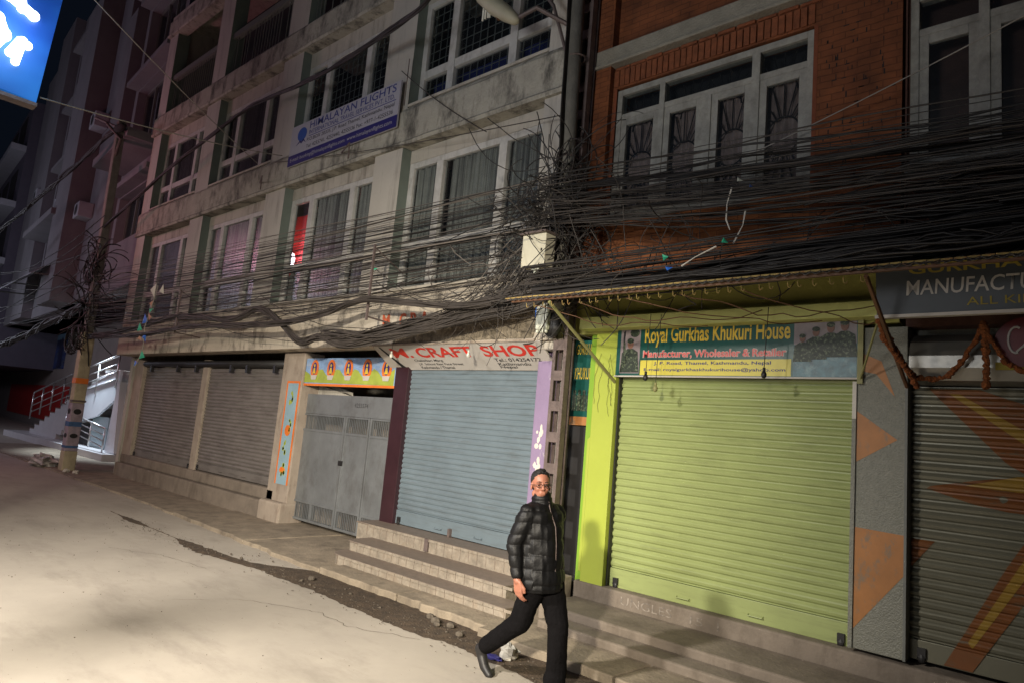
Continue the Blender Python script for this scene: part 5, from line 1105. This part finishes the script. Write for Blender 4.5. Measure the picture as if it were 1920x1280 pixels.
# jacket: torso and sleeves with quilted rings
j = Blob()
j.cap((-.03, -.045, 1.02), (-.035, -.06, 1.30), .155, .150).cap((-.03, .045, 1.02), (-.035, .06, 1.30), .155, .150).cap((.02, -.03, 1.02), (.02, -.03, 1.22), .135, .12).cap((.02, .03, 1.02), (.02, .03, 1.22), .135, .12)
j.cap((-.03, -.10, 1.345), (-.03, .10, 1.345), .088, .088).cap((-.03, 0, 1.37), (-.03, -.15, 1.34), .08, .075).cap((-.03, 0, 1.37), (-.03, .15, 1.34), .08, .075).cap((-.035, 0, 1.38), (-.04, -.006, 1.455), .10, .072)
j.cap((-.02, -.05, .82), (-.02, -.05, 1.0), .165, .155).cap((-.02, .05, .82), (-.02, .05, 1.0), .165, .155).cap((.0, -.0, .82), (.0, .0, 1.0), .165, .155)
j.chain([(-.03, -.165, 1.345), el_r, (wr_r[0], wr_r[1], wr_r[2]+.02)], [.086, .074, .050]).chain([(-.02, .165, 1.345), el_l, (wr_l[0], wr_l[1], wr_l[2]+.02)], [.086, .074, .050])
# flat hem: cut below z=.745 by clamping
for i, v in enumerate(j.v):
    if v.z < .745: j.v[i] = Vector((v.x*.97, v.y*.97, .745))
def puff(c, n_):
    if c.z < .76: return 0
    arm = abs(c.y) > .19 and c.z < 1.33
    ph = (c.z+(.03*c.x))/(.085 if arm else .115); f = abs(math.sin((ph+.15*noise.noise(c*7))*math.pi)); f = f**.42
    q = noise.noise(c*11)*.006+noise.noise(Vector((c.x*26, c.y*26, c.z*12)))*.003
    return -.022+.014*f+q if not arm else -.014+.011*f+q
j.fuse('padded_jacket', M['leather'], MAN, .0075, 3, puff)
c_ = Blob(); c_.cap((-.032, -.002, 1.40), (-.030, -.008, 1.462), .096, .084)
c_.fuse('collar', M['leather'], MAN, .008, 2, lambda c, n_: .003*math.sin(c.z*160))
MB().tube([(.135, -.012, .78), (.138, -.012, .95), (.142, -.012, 1.12), (.130, -.012, 1.25), (.075, -.012, 1.36), (.052, -.014, 1.44)], .004, 5).build('zip', M['steel'], None).parent = MAN
# trousers
t = Blob()
t.cap((-.01, -.05, .90), (-.01, .05, .90), .12, .12).chain([(0, .075, .84), (.09, .085, .50), (.075, .085, .10)], [.112, .086, .078]).chain([(-.01, -.075, .84), (-.15, -.095, .50), (-.50, -.12, .27)], [.112, .084, .072])
t.cap((.07, .085, .12), (.06, .085, .09), .085, .09)
t.fuse('trousers', M['trouser'], MAN, .009, 3, lambda c, n_: .009*noise.noise(Vector((c.x*9, c.y*9, c.z*5)))+.005*noise.noise(Vector((c.x*6, c.y*6, c.z*24))))
for (a_, hx, lab) in (((.09, .085, .05), 0, 'front'), ((-.56, -.12, .20), 1, 'rear')):
    s_ = Blob(); A3 = Vector(a_)
    if hx == 0: s_.cap(A3+Vector((-.04, 0, 0)), A3+Vector((.10, -.01, -.005)), .045, .040).cap(A3+Vector((.10, -.01, -.012)), A3+Vector((.18, -.015, -.015)), .040, .034).cap(A3+Vector((-.03, 0, .04)), A3+Vector((-.02, 0, .08)), .045, .045)
    else: s_.cap(A3+Vector((-.02, 0, .03)), A3+Vector((.04, 0, -.10)), .045, .040).cap(A3+Vector((.04, 0, -.10)), A3+Vector((.10, 0, -.150)), .038, .034).cap(A3, A3+Vector((.03, 0, .06)), .045, .045)
    s_.fuse('shoe', M['black'], MAN, .008, 2)
# hair: shell over the skull, short, lower at the back
h = Blob()
ellip(h, (-.026, 0, .060), (.094, .079, .083)); ellip(h, (-.045, 0, .015), (.068, .074, .062))
for i in range(46):
    a = rnd.uniform(-1.2, 1.2); e = rnd.uniform(.5, 1.4); c = Vector((.075*math.cos(a)*math.cos(e)-.01, .07*math.sin(a)*math.cos(e), .075*math.sin(e)+.062)); h.cap(H(*c), H(c.x+.016, c.y+rnd.uniform(-.008, .008), c.z+.010), .010, .005, 6)
h.fuse('hair', M['hair'], MAN, .006, 1, lambda c, n_: .004*noise.noise(c*90))
# eyes, brows and glasses
gl = MB(); ey = MB(); br = MB()
for s_ in (-1, 1):
    gl.tube([H(.094+.0*k, s_*.034+.023*math.cos(k*math.pi/8), .016+.016*math.sin(k*math.pi/8)) for k in range(17)], .0022, 5)
    gl.tube([H(.092, s_*.056, .020), H(.06, s_*.074, .020), H(-.005, s_*.084, .014)], .0022, 5)
    br.tube([H(.083, s_*.014, .040), H(.084, s_*.030, .045), H(.072, s_*.050, .040)], [.003, .0045, .002], 5)
    ey.sph((0, 0, 0), (.006, .012, .005), 8, 6)
    for i in range(len(ey.v)-42, len(ey.v)): ey.v[i] = HR @ (ey.v[i]+Vector((.0785, s_*.032, .015)))
gl.tube([H(.094, -.012, .020), H(.096, 0, .023), H(.094, .012, .020)], .0022, 5)
for q, nm, mm_ in ((gl, 'glasses', 'black'), (ey, 'eyes', 'hair'), (br, 'eyebrows', 'hair')):
    o = q.build(nm, M[mm_], None); o.parent = body
